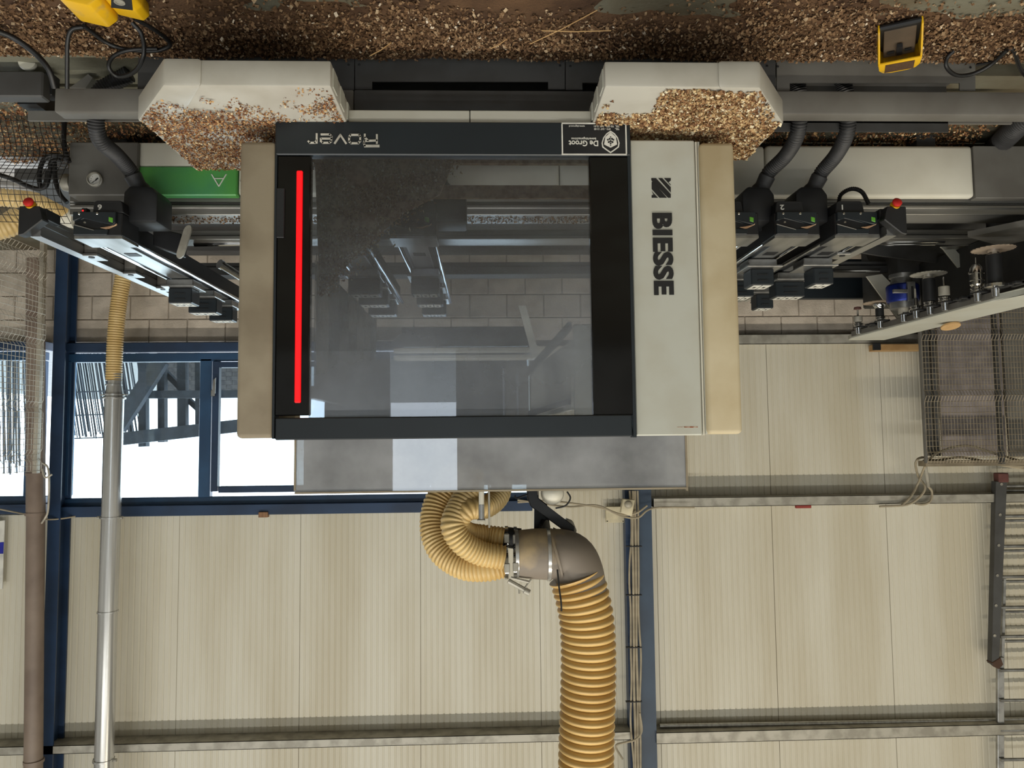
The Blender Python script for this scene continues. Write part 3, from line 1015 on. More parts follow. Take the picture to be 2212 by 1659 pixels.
def bar(num, xc, mirror, lab, ho=0.165):
    """one sliding table bar; xc = pixel column of its head's middle, on plane YB0"""
    X = P(xc, 480, YB0).x
    g = mirror
    t = thing('table_bar', lab, 'table bar', (X, YB0, 0.5), 'sliding bars of the work table')
    w = 0.105
    mb = MB(); mb.box(X - w, X + w, YB0, YB0 + 0.16, 0.545, ZR, 0.004); head = mb.build('head_block', m_black, t, label='black moulded head of the bar')
    mb = MB(); mb.box(X - w, X + w, YB0 + 0.005, YB0 + 0.16, ZR, ZR + 0.012); mb.build('head_lid', m_alu, t)
    def HP(pts, d):                        # outline in pixels about the head's middle, standing proud by d
        m_ = MB(); m_.prism([(X - dx * YB0 / FPX, YB0, 0.545 + dy * 0.105 / 51.0) for dx, dy in pts], (0, -d, 0), 0.002); return m_
    HP([(-49, 1), (41, 1), (41, 24), (36, 30), (-30, 12), (-44, 20), (-49, 20)], 0.020).build('upper_moulding', m_frame, head)
    HP([(-49, 27), (-6, 40), (24, 38), (22, 50), (-49, 50)], 0.012).build('lower_moulding', m_frame, head)
    HP([(-49, 26), (-6, 39), (-5, 41), (-49, 29)], 0.014).build('moulded_edge', m_midgrey, head)
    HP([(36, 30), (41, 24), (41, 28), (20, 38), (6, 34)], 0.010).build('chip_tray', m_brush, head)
    m_ = HP([(27, 12), (36, 14), (36, 25), (27, 22)], 0.022); m_.build('green_tag', m_green_tag, head, label='green square tag')
    for dx, dy, dd in ((3, 5, 0.020), (-28, 22, 0.0), (-35, 5, 0.020)):
        m_ = MB(); screw(m_, Vector((X - dx * YB0 / FPX, YB0 - dd, 0.545 + dy * 0.105 / 51.0)), 0.006); m_.build('screw', m_chrome, head)
    nx_ = X + 0.032 * (1 if g > 0 else -1.3)
    mb = MB(); mb.prism([(nx_ - 0.068, YB0, 0.545), (nx_ + 0.068, YB0, 0.545), (nx_ + 0.062, YB0, 0.497), (nx_ + 0.052, YB0, 0.490), (nx_ - 0.052, YB0, 0.490), (nx_ - 0.060, YB0, 0.497)], (0, 0.12, 0), 0.003); nb = mb.build('number_box', m_black, t)
    digit(num, Vector((nx_ + 0.036, YB0 - 0.001, 0.519))).build('numeral', m_paper, nb)
    # bar body with bright top plate and round rail
    L = 1.72
    mb = MB(); mb.box(X - 0.07, X + 0.07, YB0 + 0.16, YB0 + L, 0.54, ZR - 0.004); mb.build('bar_body', m_black, t)
    mb = MB(); mb.box(X - 0.05, X + 0.05, YB0 + 0.16, YB0 + L, ZR - 0.004, ZR + 0.004, 0.001); tp = mb.build('top_plate', m_alu, t)
    mb = MB(); mb.box(X - 0.03, X + 0.03, YB0 + 0.30, YB0 + 0.36, ZR + 0.004, ZR + 0.006); mb.build('slot', m_black, tp)
    for s in (-1, 1):
        mb = MB(); mb.tube([(X + s * 0.085, YB0 + 0.16, ZR - 0.008), (X + s * 0.085, YB0 + L, ZR - 0.008)], 0.012, 10); mb.build('round_rail', m_chrome, t, 40)
    # lifting housing with elbow and hose
    hx = X + g * ho
    mb = MB()
    mb.prism([(hx - 0.075, YB0 + 0.06, 0.57), (hx - 0.075, YB0 + 0.06, 0.44), (hx - 0.05, YB0 + 0.06, 0.405), (hx + 0.05, YB0 + 0.06, 0.40), (hx + 0.078, YB0 + 0.06, 0.43), (hx + 0.082, YB0 + 0.06, 0.57)], (0, 0.17, 0), 0.012, 2)
    mb.build('hose_housing', m_black, t, 40)
    mb = MB(); mb.lathe((hx - g * 0.03, YB0 + 0.14, 0.41), [(0.045, -0.02), (0.045, 0.02), (0.036, 0.04), (0.039, 0.085), (0.034, 0.09)], 18, (-g * 0.42, -0.42, -1)); el = mb.build('elbow', m_blackhose, t, 40)
    ed = Vector((-g * 0.42, -0.42, -1)).normalized()
    return t, X, (Vector((hx - g * 0.03, YB0 + 0.14, 0.41)) + ed * 0.07, Vector((hx - g * 0.03, YB0 + 0.14, 0.41)) + ed * 0.11)


def barhose(t, pts, r=0.035):
    mb = MB(); corrugated(mb, pts, r, 0.011, 0.004, 16, 4)
    return mb.build('flexible_hose', m_blackhose, t, 60)


t, X, hx = bar('1', 1852, 1, 'table bar numbered 1, nearest the tool rack', 0.178)
barhose(t, [*hx, P(1806, 335, 3.3), P(1828, 290, 3.16), P(1832, 235, 3.10), P(1822, 180, 3.08), P(1800, 150, 3.06)])
bar1 = t
t, X2, hx = bar('2', 1722, 1, 'table bar numbered 2, second from the tool rack', 0.150)
barhose(t, [*hx, P(1698, 335, 3.3), P(1722, 290, 3.16), P(1728, 235, 3.10), P(1722, 180, 3.08), P(1700, 150, 3.06)])
t, X3, hx = bar('3', 1590, 1, 'table bar half hidden behind the beige side pad')
t, X9, hx = bar('6', 212, -1, 'table bar numbered 6, in front of the green cover', 0.155)
barhose(t, [*hx, P(252, 335, 3.3), P(215, 300, 3.16), P(207, 250, 3.10), P(215, 200, 3.08), P(280, 160, 3.06)])
bl, XL, hx = bar('5', 735, -1, 'table bar seen through the hood glass near the strip curtain')
bm2, XM, hx = bar('4', 892, -1, 'table bar seen through the middle of the hood glass')
# ribbed black cable loop beside bar 1
mb = MB(); corrugated(mb, [P(1811, 442, 3.45), P(1817, 420, 3.43), P(1840, 408, 3.42), P(1862, 415, 3.43), P(1876, 440, 3.46)], 0.011, 0.008, 0.003, 10, 4)
tag(mb.build('cable_loop', m_cable, None, 60), 'ribbed black cable loop arching before the white cover', 'cable')


def pod(X, Y, w, lab, d=0.10, dx=0.0):
    t = thing('vacuum_pod', lab, 'vacuum pod', (X + dx, Y, ZR + 0.005), 'black vacuum pods on the table bars')
    mb = MB(); mb.box(X - 0.075, X + 0.075, Y - 0.07, Y + 0.07, ZR + 0.006, ZR + 0.045, 0.004); mb.build('carriage', m_alu, t)
    mb = MB(); mb.box(X - 0.092, X + 0.092, Y - 0.10, Y + 0.08, ZR + 0.045, ZR + 0.055, 0.002); mb.build('carriage_lid', m_alu, t)
    X += dx
    z0, z1 = ZR + 0.055, 0.792
    mb = MB(); mb.box(X - w / 2, X + w / 2, Y - d / 2, Y + d / 2, z0, z1, 0.005); mb.build('pod_body', m_frame, t)
    for k, zz in enumerate((0.35, 0.7)):
        mb = MB(); mb.box(X - w * 0.22, X + w * 0.22, Y - d / 2 - 0.004, Y - d / 2 + 0.004, z0 + (z1 - z0) * zz, z0 + (z1 - z0) * zz + 0.005); mb.build('ridge', m_black, t)
    n = 3 if w > 0.12 else 2
    pw = (w - 0.02) / n
    for k in range(n):
        x = X - w / 2 + 0.01 + k * pw
        mb = MB(); mb.box(x + 0.003, x + pw - 0.003, Y - d / 2 + 0.01, Y + d / 2 - 0.01, z1, z1 + 0.002); pd = mb.build('seal_pad', m_paper, t)
        mb = MB(); mb.box(x + pw * 0.36, x + pw * 0.64, Y - 0.015, Y + 0.015, z1 + 0.002, z1 + 0.0025); mb.build('seal_mark', m_ink, pd)
    return t


X1 = root_loc(bar1).x
pod(X1, 3.78, 0.105, 'front narrow vacuum pod on the bar nearest the tool rack', 0.12, -0.03)
pod(X1, 4.12, 0.17, 'wide middle vacuum pod on the bar nearest the tool rack')
pod(X1, 4.50, 0.105, 'rear narrow vacuum pod on the bar nearest the tool rack')
pod(X2, 3.80, 0.12, 'front vacuum pod on the second bar from the tool rack', 0.12)
pod(X2, 4.12, 0.14, 'middle vacuum pod on the second bar from the tool rack', 0.12)
pod(X2, 4.50, 0.14, 'rear vacuum pod on the second bar, close to the beige pad')
pod(X9, 4.25, 0.13, 'front vacuum pod on the bar by the green cover', 0.12)
pod(X9, 4.57, 0.17, 'middle vacuum pod on the bar by the green cover')
pod(X9, 4.88, 0.15, 'rear vacuum pod on the bar by the green cover, touching the taupe pad edge')
for k, (yy, wd) in enumerate(((4.0, 'front'), (4.32, 'middle'), (4.68, 'rear'))):
    pod(XL, yy, 0.17, wd + ' vacuum pod behind the hood glass near the curtain')
    pod(XM, yy, 0.15, wd + ' vacuum pod behind the middle of the hood glass')


# side stop rails with emergency buttons
def stop_rail(xc, g, lab):
    X = P(xc, 475, 3.22).x
    t = thing('stop_rail', lab, 'stop rail', (X, 3.22, 0.5))
    mb = MB(); mb.prism([(X - g * 0.045, 3.22, 0.565), (X - g * 0.06, 3.22, 0.60), (X + g * 0.02, 3.22, 0.665), (X + g * 0.045, 3.22, 0.67), (X + g * 0.045, 3.22, 0.54), (X - g * 0.045, 3.22, 0.54)], (0, 0.05, 0), 0.004); mb.build('end_cap', m_black, t)
    mb = MB(); mb.box(X - 0.045, X + 0.05, 3.27, 3.38, 0.535, 0.585, 0.004); mb.build('button_box', m_black, t)
    mb = MB(); mb.lathe((X, 3.235, 0.535), [(0.022, 0), (0.022, 0.008), (0.020, 0.008)], 18, (0, -0.5, -0.35)); mb.build('button_collar', m_yellow, t, 40)
    mb = MB(); mb.lathe((X, 3.226, 0.529), [(0.012, 0), (0.013, 0.006), (0.021, 0.010), (0.021, 0.018), (0.015, 0.023), (0.001, 0.024)], 20, (0, -0.9, -0.35)); mb.build('stop_button', m_red, t, 40, 'red mushroom stop button')
    L = 1.75
    for z0, z1, d in ((0.560, 0.578, 0.0), (0.578, 0.584, 0.006), (0.584, 0.606, 0.002), (0.606, 0.612, 0.006), (0.612, 0.655, 0.0)):
        mb = MB(); mb.box(X - 0.022 + d, X + 0.022 - d, 3.27, 3.27 + L, z0, z1); mb.build('profile_bar', m_alu, t)
    mb = MB(); mb.box(X - 0.026, X + 0.026, 3.27, 3.27 + L, 0.655, 0.661); mb.build('top_strip', m_alu, t)
    for k in range(3):
        y = 3.62 + 0.40 * k
        mb = MB(); mb.box(X - g * 0.022, X - g * 0.085, y, y + 0.09, 0.565, 0.65, 0.003); cl = mb.build('clamp', m_midgrey, t)
        mb = MB(); mb.box(X - g * 0.02, X - g * 0.09, y - 0.01, y + 0.1, 0.65, 0.664, 0.002); mb.build('clamp_top', m_alu, cl)
        mb = MB(); mb.lathe((X - g * 0.05, y + 0.02, 0.664), [(0.014, 0), (0.014, 0.003)], 14); mb.build('clamp_hole', m_black, cl)
    return t


stop_rail(62, 1, 'aluminium stop rail with red button before the block wall and window')
stop_rail(1938, -1, 'aluminium stop rail with red button facing the tool rack')
# mirror-like sensor plate beside bar 9 and cylinder at its back
t = thing('oval_plate', 'oval grey metal plate on a black arm by the green cover', 'bracket', P(400, 560, 3.55))
mb = MB(); pts = []
for k in range(20):
    an = 2 * math.pi * k / 20
    ex = 8.5 * math.cos(an); ey = (22 if math.sin(an) > 0 else -22) + 14 * math.sin(an)
    pts.append(P(397 + ex + ey * -0.30, 522 + ey, 3.62))
mb.prism(pts, (0, 0.012, 0)); mb.build('plate', m_zinc, t, 40)
mb = MB(); mb.ppoly([(330, 490), (392, 505), (388, 550), (330, 530)], 3.63, 0.08, 0.004); mb.build('arm', m_black, t)
mb = MB(); mb.tube([P(478, 572, 4.1), P(560, 622, 4.3)], 0.022, 14); mb.tube([P(474, 570, 4.09), P(480, 573, 4.105)], 0.027, 14)
tag(mb.build('air_cylinder', m_chrome, None, 40), 'shiny air cylinder lying beside the taupe pad', 'cylinder')
# small red indicator lamp on the sensor next to bar 9
mb = MB(); mb.box(*[f for f in (P(188, 452, 3.35).x, P(176, 452, 3.35).x)], 3.35, 3.38, P(180, 449, 3.35).z, P(180, 458, 3.35).z, 0.002)
s_ = tag(mb.build('sensor', m_black), 'tiny black sensor with a glowing red dot beside numeral 6', 'sensor')
mb = MB(); mb.lathe(P(179, 455, 3.349), [(0.004, 0), (0.003, 0.003)], 10, (0, -1, 0)); mb.build('indicator', m_ledsmall, s_)

# ================================================================== TOOL RACK
Xe = P(1825, 735, 5.3).x
Ze = P(1825, 735, 5.3).z
rack = thing('tool_rack', 'light grey tool rack plate with hanging tools at the machine end', 'tool rack', (Xe, 4.4, 0))
mb = MB()
mb.prism([(Xe, 5.22, Ze - 0.035), (Xe - 0.03, 5.31, Ze - 0.035), (Xe - 0.30, 5.31, Ze - 0.035), (Xe - 0.30, 3.1, Ze - 0.035), (Xe - 0.06, 3.1, Ze - 0.035), (Xe - 0.04, 3.55, Ze - 0.035), (Xe, 3.72, Ze - 0.035)], (0, 0, 0.035), 0.004)
mb.build('rack_plate', m_hoodgrey, rack)
mb = MB(); mb.box(Xe - 0.02, Xe + 0.002, 3.7, 5.2, Ze - 0.05, Ze - 0.012, 0.002); mb.build('plate_edge', m_midgrey, rack)
mb = MB(); mb.box(Xe - 0.60, Xe - 0.34, 3.1, 4.9, 0.42, Ze - 0.12); mb.build('rear_box', m_darkgrey, rack)
mb = MB(); mb.box(Xe - 0.55, Xe - 0.40, 4.2, 4.3, 0.0, 0.45); mb.build('stand', m_darkgrey, rack)
for (pts, Y) in (([(1872, 597), (1905, 592), (1968, 655), (1968, 690), (1940, 690)], 5.0), ([(2032, 533), (2092, 531), (2125, 570), (2125, 640), (2095, 640), (2092, 580)], 4.5)):
    mb = MB(); mb.ppoly(pts, Y, 0.012); mb.build('angle_bracket', m_white, rack)
mb = MB(); mb.ppoly([(2040, 540), (2062, 538), (2095, 572), (2070, 578)], 4.47, 0.012); mb.build('angle_bracket', m_hoodgrey, rack)
mb = MB(); mb.lathe(P(2053, 703, 4.45), [(0.055, 0), (0.055, 0.01)], 20, (0, -0.3, 1)); mb.build('disc', m_plywood, rack)


def rackY(x):
    y = 735 - (x - 1825) * 0.243
    d = ray(x, y)
    return d.y * (Xe + 0.035) / d.x


def tool(x, parts, lab, wide=1.0, name='tool_holder', cat='tool'):
    Y = rackY(x)
    p = Vector((Xe + 0.035, Y, Ze - 0.03))
    t = thing(name, lab, cat, (p.x, p.y, p.z - 0.2), 'tools hanging from the rack')
    mb = MB(); mb.box(p.x - 0.05, p.x + 0.02, Y - 0.035, Y + 0.035, Ze - 0.062, Ze - 0.052, 0.002); mb.build('fork', m_black, t)
    for nm, m, prof in parts:
        mb = MB(); mb.lathe(p, [(r * wide, -z) for r, z in prof], 20); mb.build(nm, m, t, 35)
    return t, p


cone = ('taper', m_chrome, [(0.016, -0.02), (0.020, 0.028)])
flange = ('flange', m_chrome, [(0.022, 0.028), (0.032, 0.03), (0.032, 0.038), (0.026, 0.042), (0.032, 0.046), (0.032, 0.054), (0.02, 0.056)])
nut = lambda a, b: ('collet_nut', m_zinc, [(0.02, a), (0.029, a + 0.006), (0.029, b), (0.022, b + 0.004)])


def blade(t, p, z, r, m=m_plywood):
    mb = MB()
    pts = []
    for k in range(48):
        an = 2 * math.pi * k / 48
        q = r if k % 2 else r * 0.94
        pts.append((p.x + q * math.cos(an), p.y + q * math.sin(an), p.z - z))
    mb.prism(pts, (0, 0, -0.004)); return mb.build('saw_blade', m, t)


m_blade = M('dusty_blade', (176, 158, 138), 0.6, 0.3)
t, p = tool(1855, [cone, flange, nut(0.06, 0.10), ('shank', m_zinc, [(0.006, 0.1), (0.006, 0.15)]), ('cutter', M('bronze_cutter', (120, 84, 78), 0.5), [(0.010, 0.15), (0.026, 0.152), (0.022, 0.168), (0.012, 0.17)])], 'small router bit hanging at the far tip of the rack')
t, p = tool(1902, [cone, flange, ('arbor', m_black, [(0.026, 0.056), (0.026, 0.11)]), ('arbor_cap', m_chrome, [(0.026, 0.11), (0.04, 0.13), (0.04, 0.14)])], 'short saw arbor with tilted blade next to the router bit')
blade(t, p, 0.145, 0.10, m_blade)
t, p = tool(1953, [cone, ('neck', m_zinc, [(0.03, 0.028), (0.03, 0.06)]), ('square_foot', m_alu, [(0.075, 0.06), (0.075, 0.10)]), ('blue_body', m_bluetool, [(0.088, 0.10), (0.094, 0.11), (0.094, 0.20), (0.086, 0.21)]), ('steel_head', m_alu, [(0.086, 0.21), (0.066, 0.222), (0.062, 0.25), (0.074, 0.255), (0.074, 0.275), (0.05, 0.28)])], 'large blue angle head with steel collar hanging from the rack', name='aggregate_tool')
mb = MB(); mb.box(p.x - 0.02, p.x + 0.028, p.y - 0.108, p.y - 0.09, p.z - 0.21, p.z - 0.09, 0.002); ar = mb.build('arm_plate', m_alu, t)
mb = MB(); mb.box(p.x - 0.004, p.x + 0.008, p.y - 0.111, p.y - 0.108, p.z - 0.18, p.z - 0.105); mb.build('arrow_mark', m_ink, ar)
mb = MB(); mb.box(p.x + 0.02, p.x + 0.115, p.y - 0.105, p.y - 0.085, p.z - 0.165, p.z - 0.140, 0.004); mb.build('torque_arm', m_alu, t)
t, p = tool(1980, [cone, flange, ('drill_body', m_chrome, [(0.016, 0.056), (0.012, 0.10)]), ('drill_tip', m_zinc, [(0.007, 0.10), (0.005, 0.16), (0.001, 0.165)])], 'slim drill holder tucked behind the blue angle head')
t, p = tool(2010, [cone, flange, ('long_arbor', m_black, [(0.034, 0.058), (0.034, 0.19)]), ('arbor_cap', m_chrome, [(0.034, 0.19), (0.026, 0.20), (0.026, 0.215)])], 'black saw arbor with grey blade beside the blue angle head')
blade(t, p, 0.215, 0.098, m_zinc)
t, p = tool(2042, [cone, flange, nut(0.06, 0.115), ('drill', m_chrome, [(0.006, 0.115), (0.005, 0.165), (0.001, 0.175)])], 'twist drill in a bright collet chuck beside the grey blade')
t, p = tool(2113, [cone, flange, ('cutter_head', m_chrome, [(0.024, 0.056), (0.034, 0.07), (0.034, 0.088), (0.037, 0.09), (0.037, 0.10), (0.034, 0.102), (0.034, 0.125), (0.037, 0.127), (0.037, 0.137), (0.030, 0.16), (0.016, 0.178), (0.004, 0.18)]), ('pin', m_zinc, [(0.003, 0.18), (0.002, 0.215)])], 'ringed bullet shaped cutter hanging left of the long black arbor')
t, p = tool(2152, [cone, ('wide_flange', m_chrome, [(0.03, 0.024), (0.05, 0.03), (0.05, 0.045), (0.035, 0.05)]), ('long_arbor', m_black, [(0.036, 0.05), (0.036, 0.195)]), ('arbor_cap', m_chrome, [(0.036, 0.195), (0.026, 0.2), (0.026, 0.222)])], 'long black saw arbor with tan blade nearest the frame edge')
blade(t, p, 0.222, 0.10, m_blade)
for k, (xx, lab) in enumerate(((1880, 'empty black fork between the router bit and the saw arbor'), (2075, 'empty black forks between the twist drill and the bullet cutter'), (2190, 'empty black fork beyond the long arbor with tan blade'))):
    Y = rackY(xx)
    mb = MB(); mb.box(Xe, Xe + 0.05, Y - 0.04, Y - 0.01, Ze - 0.06, Ze - 0.045, 0.003); mb.box(Xe, Xe + 0.05, Y + 0.01, Y + 0.04, Ze - 0.06, Ze - 0.045, 0.003); mb.box(Xe - 0.002, Xe + 0.02, Y - 0.04, Y + 0.04, Ze - 0.065, Ze - 0.04, 0.003)
    mb.build('fork', m_black, rack)

# ================================================================== FENCES
def wiremesh(f, us, vs, nu, nv, r):
    """f(u, v) -> point; wires along u at each v and along v at each u"""
    mb = MB()
    for u in us:
        mb.tube([f(u, vs[0] + (vs[-1] - vs[0]) * k / nv) for k in range(nv + 1)], r, 4, True, 0.785)
    for v in vs:
        mb.tube([f(us[0] + (us[-1] - us[0]) * k / nu, v) for k in range(nu + 1)], r, 4, True, 0.785)
    return mb


def fold(v, cs, w, d):
    return sum(max(0.0, 1 - abs(v - c) / w) * d for c in cs)


def lins(a, b, n): return [a + (b - a) * i / n for i in range(n + 1)]


# right-hand fence: two panels and a post
Yr = 5.30
xa, xb, xc = P(1996, 850, Yr).x, P(2162, 850, Yr).x, P(2300, 850, Yr).x
z0, z1 = P(2080, 640, Yr).z, P(2080, 1000, Yr).z
fn = thing('mesh_fence', 'tan wire mesh fence with a post standing behind the tool rack', 'fence', ((xa + xb) / 2, Yr, 0))
cs = [P(2080, y, Yr).z for y in (722, 855, 985)]
for a, b, n in ((xa, xb, 24), (xb - 0.02, xc, 20)):
    f = lambda u, v: Vector((u, Yr - fold(v, cs, 0.045, 0.03), v))
    mb = wiremesh(f, lins(a, b, n), lins(z0, z1, 30), 1, 60, 0.0022)
    stuff(mb.build('wire_mesh', m_wire_mid, fn))
mb = MB(); mb.box(xb - 0.012, xb + 0.014, Yr + 0.01, Yr + 0.05, 0, z1 + 0.01); mb.build('post', m_darkgrey, fn)
mb = MB(); mb.box(xa - 0.012, xa + 0.006, Yr + 0.01, Yr + 0.03, 0, z1); mb.build('post', m_midgrey, fn)
for i, (x0, x1, Y) in enumerate(((2002, 2009, 5.6), (2016, 2024, 5.6))):
    mb = MB(); mb.pbox(x0, 640, x1, 985, Y, 0.05); mb.build('rear_slat', m_darkgrey, fn)
mb = MB(); mb.pbox(2029, 640, 2165, 985, 5.75, 0.02)
tag(mb.build('grey_board', m_mauve), 'mauve grey board leaning behind the tan mesh fence', 'board')
mb = MB(); mb.pbox(2172, 640, 2330, 985, 5.72, 0.02)
tag(mb.build('grey_board', m_midgrey), 'dark grey board behind the mesh at the frame edge', 'board')
# left-hand fence along the machine end
Xl = P(96, 800, 5.35).x
z0, z1 = P(96, 548, 5.35).z, P(96, 1016, 5.35).z
fn = thing('mesh_fence', 'pale wire mesh fence running along the far end by the windows', 'fence', (Xl, 4.8, 0))
cs = [P(96, y, 5.35).z for y in (560, 610, 690, 745, 878, 985)]
f = lambda u, v: Vector((Xl + fold(v, cs, 0.04, 0.03), u, v))
mb = wiremesh(f, lins(5.35, 3.95, 34), lins(z0, z1, 42), 1, 84, 0.0019)
stuff(mb.build('wire_mesh', m_wire_light, fn))
mb = MB(); mb.box(Xl + 0.02, Xl + 0.05, 5.33, 5.37, 0, z1 + 0.02); mb.build('post', m_wire_light, fn)
mb = MB(); mb.tube(spline([(Xl - 0.005, 5.35, z1 - 0.01), (Xl - 0.03, 5.35, z1 + 0.05), (Xl - 0.07, 5.36, z1 + 0.03), (Xl - 0.08, 5.37, z1 - 0.2), (Xl - 0.08, 5.4, z1 + 0.45)][:3]), 0.007, 8); mb.build('hook', m_wire_light, fn, 50)
# slack mesh sheet in the near left corner
Yn = 3.45
ft = lambda u, v: P(-60 + u * (185 + 18 * math.sin(max(0, min(1, (v - 0.2) / 0.5)) * 3.14 * 0.5) + 22 * max(0, v - 0.6)), 212 + v * 258 + u * 6, Yn + 0.0) + Vector((0.028 * math.sin(v * 7.5), 0.10 * math.sin(v * 6.2) + 0.25 * max(0, v - 0.75), 0))
mb = wiremesh(ft, lins(0, 1, 15), lins(0, 1, 24), 8, 40, 0.0016)
ms = thing('mesh_sheet', 'slack dark wire mesh sheet bulging in the near corner beside the cabinet', 'mesh sheet', P(60, 300, Yn))
stuff(mb.build('wire_mesh', m_wire_dark, ms))

# ================================================================== LADDER
Yl = 5.86
ld = thing('ladder', 'aluminium ladder standing against the ribbed wall at the frame edge', 'ladder', P(2180, 1080, Yl))
mb = MB(); mb.ppoly([(2152, 1040), (2176, 1040), (2158, 1440), (2143, 1436)], Yl, 0.06, 0.003); mb.build('stile', m_darkgrey, ld)
mb = MB(); mb.ppoly([(2156, 1420), (2170, 1420), (2170, 1700), (2156, 1700)], Yl + 0.04, 0.03, 0.003); mb.build('stile', m_alu, ld)
mb = MB(); mb.ppoly([(2168, 1250), (2174, 1250), (2170, 1440), (2163, 1440)], Yl + 0.06, 0.03, 0.002); mb.build('stile', m_alu, ld)
for y in (1050, 1115, 1180, 1246, 1312, 1375, 1448, 1513, 1578, 1641):
    mb = MB()
    two = y < 1400
    mb.tube([P(2160, y, Yl + 0.03), P(2380, y - 3, Yl + 0.03)], 0.013, 8)
    mb.build('rung', m_alu, ld, 50)
    if two:
        mb = MB(); mb.tube([P(2164, y + 10, Yl + 0.075), P(2380, y + 7, Yl + 0.075)], 0.012, 8); mb.build('rung', m_alu, ld, 50)
for y in (1046, 1112, 1178, 1243, 1308, 1373):
    mb = MB(); mb.lathe(P(2163 - (y - 1046) * 0.045, y, Yl - 0.001), [(0.011, 0), (0.011, 0.004), (0.007, 0.004), (0.007, 0.001)], 14, (0, -1, 0)); mb.build('rivet', m_zinc, ld)
mb = MB(); mb.pbox(2158, 1022, 2180, 1042, Yl - 0.01, 0.07, 0.006); mb.build('foot_cap', M('faded_red_cap', (104, 62, 56), 0.7), ld)
mb = MB(); mb.ppoly([(2142, 1432), (2162, 1420), (2168, 1436), (2158, 1446)], Yl - 0.005, 0.07, 0.004); mb.build('foot_cap', M('worn_rubber', (84, 60, 46), 0.8), ld)

# ================================================================== PIPES ON THE LEFT
Yd = 5.72
def pv(x, y): return P(x, y, Yd)
dk = thing('steel_duct', 'bright galvanised steel duct pipe rising in front of the window', 'duct pipe', pv(246, 860))
mb = MB(); mb.tube([pv(247, 858), pv(240, 1120)], 0.068, 28); mb.build('pipe_section', m_galv, dk, 40)
mb = MB(); mb.tube([pv(240, 1120), pv(233, 1322)], 0.067, 28); mb.build('pipe_section', m_galv, dk, 40)
mb = MB(); mb.tube([pv(233, 1322), pv(222, 1760)], 0.066, 28); mb.build('pipe_section', m_galv, dk, 40)
mb = MB(); mb.lathe(pv(247, 858), [(0.068, 0.0), (0.052, -0.10), (0.052, -0.18)], 28); mb.build('reducer', m_galv, dk, 40)
for x, y, r in ((247, 860, 0.082), (247, 853, 0.074), (246, 832, 0.06), (240, 1118, 0.074), (233, 1321, 0.073), (224, 1641, 0.074)):
    mb = MB(); mb.lathe(pv(x, y), [(r - 0.01, -0.008), (r, -0.006), (r, 0.006), (r - 0.01, 0.008)], 28); mb.build('clamp_ring', m_galv, dk, 40)
mb = MB(); mb.box(pv(218, 853).x, pv(275, 853).x, Yd - 0.01, Yd + 0.01, pv(240, 852).z, pv(240, 854).z); mb.build('blast_gate', m_zinc, dk)
mb = MB()
for x, y in ((205, 1641), (249, 1642), (213, 1118), (262, 1118)):
    mb.lathe(pv(x, y), [(0.012, -0.01), (0.012, 0.01)], 8, (1, 0, 0))
mb.build('bolt_set', m_zinc, dk)
mb = MB(); corrugated(mb, [pv(246, 822), pv(247, 780), pv(250, 720), pv(256, 660), pv(266, 600), pv(285, 500)], 0.060, 0.019, 0.006, 24, 6)
tag(mb.build('flexible_hose', m_hose, None, 60), 'ribbed beige hose joined to the steel duct in front of the block wall', 'hose')
pp = thing('wall_pipe', 'dull brown grey pipe rising beside the navy column', 'pipe', P(77, 700, 5.75))
mb = MB(); mb.tube([P(77, 560, 5.75), P(77, 1112, 5.75)], 0.064, 24); mb.build('pipe_section', m_pvc, pp, 40)
mb = MB(); mb.tube([P(77, 1112, 5.75), P(71, 1760, 5.75)], 0.062, 24); mb.build('pipe_section', m_pvc, pp, 40)
for x, y in ((77, 1024), (76, 1110), (73, 1644)):
    mb = MB(); mb.lathe(P(x, y, 5.75), [(0.06, -0.012), (0.069, -0.01), (0.069, 0.01), (0.06, 0.012)], 24); mb.build('socket', m_pvc, pp, 40)
mb = MB(); mb.tube(spline([P(92, 1000, 5.7), P(103, 1010, 5.7), P(106, 1040, 5.7), P(104, 1100, 5.7), P(98, 1118, 5.7), P(90, 1130, 5.72)]), 0.008, 8)
tag(mb.build('conduit', m_wire_light, None, 50), 'pale bent conduit hooked beside the brown grey pipe', 'conduit')
mb = MB(); mb.tube(spline([P(0, 1100, 5.9), P(60, 1112, 5.86), P(105, 1122, 5.85), P(160, 1116, 5.95), P(205, 1104, 6.0)]), 0.006, 6)
tag(mb.build('cable', m_cream_cable, None, 50), 'thin cream cable sagging behind the brown grey pipe', 'cable')
mb = MB(); mb.ppoly([(-40, 1130), (10, 1124), (5, 1272), (-40, 1274)], 5.98, 0.01)
sg = tag(mb.build('wall_sign', m_paper), 'white sign with a blue band at the left frame edge', 'sign')
mb = MB(); mb.ppoly([(-40, 1175), (8, 1171), (7, 1196), (-40, 1198)], 5.978, 0.002); mb.build('blue_band', M('cobalt_print', (34, 40, 168), 0.5), sg)
mb = MB(); mb.pbox(558, 1106, 578, 1118, 5.93, 0.05, 0.003)
tag(mb.build('wood_block', m_wood), 'small brown wood block stuck above the window head', 'block')
mb = MB(); mb.pbox(1890, 743, 1997, 757, 5.9, 0.1, 0.003)
pk = tag(mb.build('plank', m_plywood), 'pale plank lying on the wall ledge before the tan fence', 'plank')
mb = MB(); mb.pbox(1887, 741, 1903, 756, 5.88, 0.02, 0.002); mb.build('end_bracket', m_black, pk)

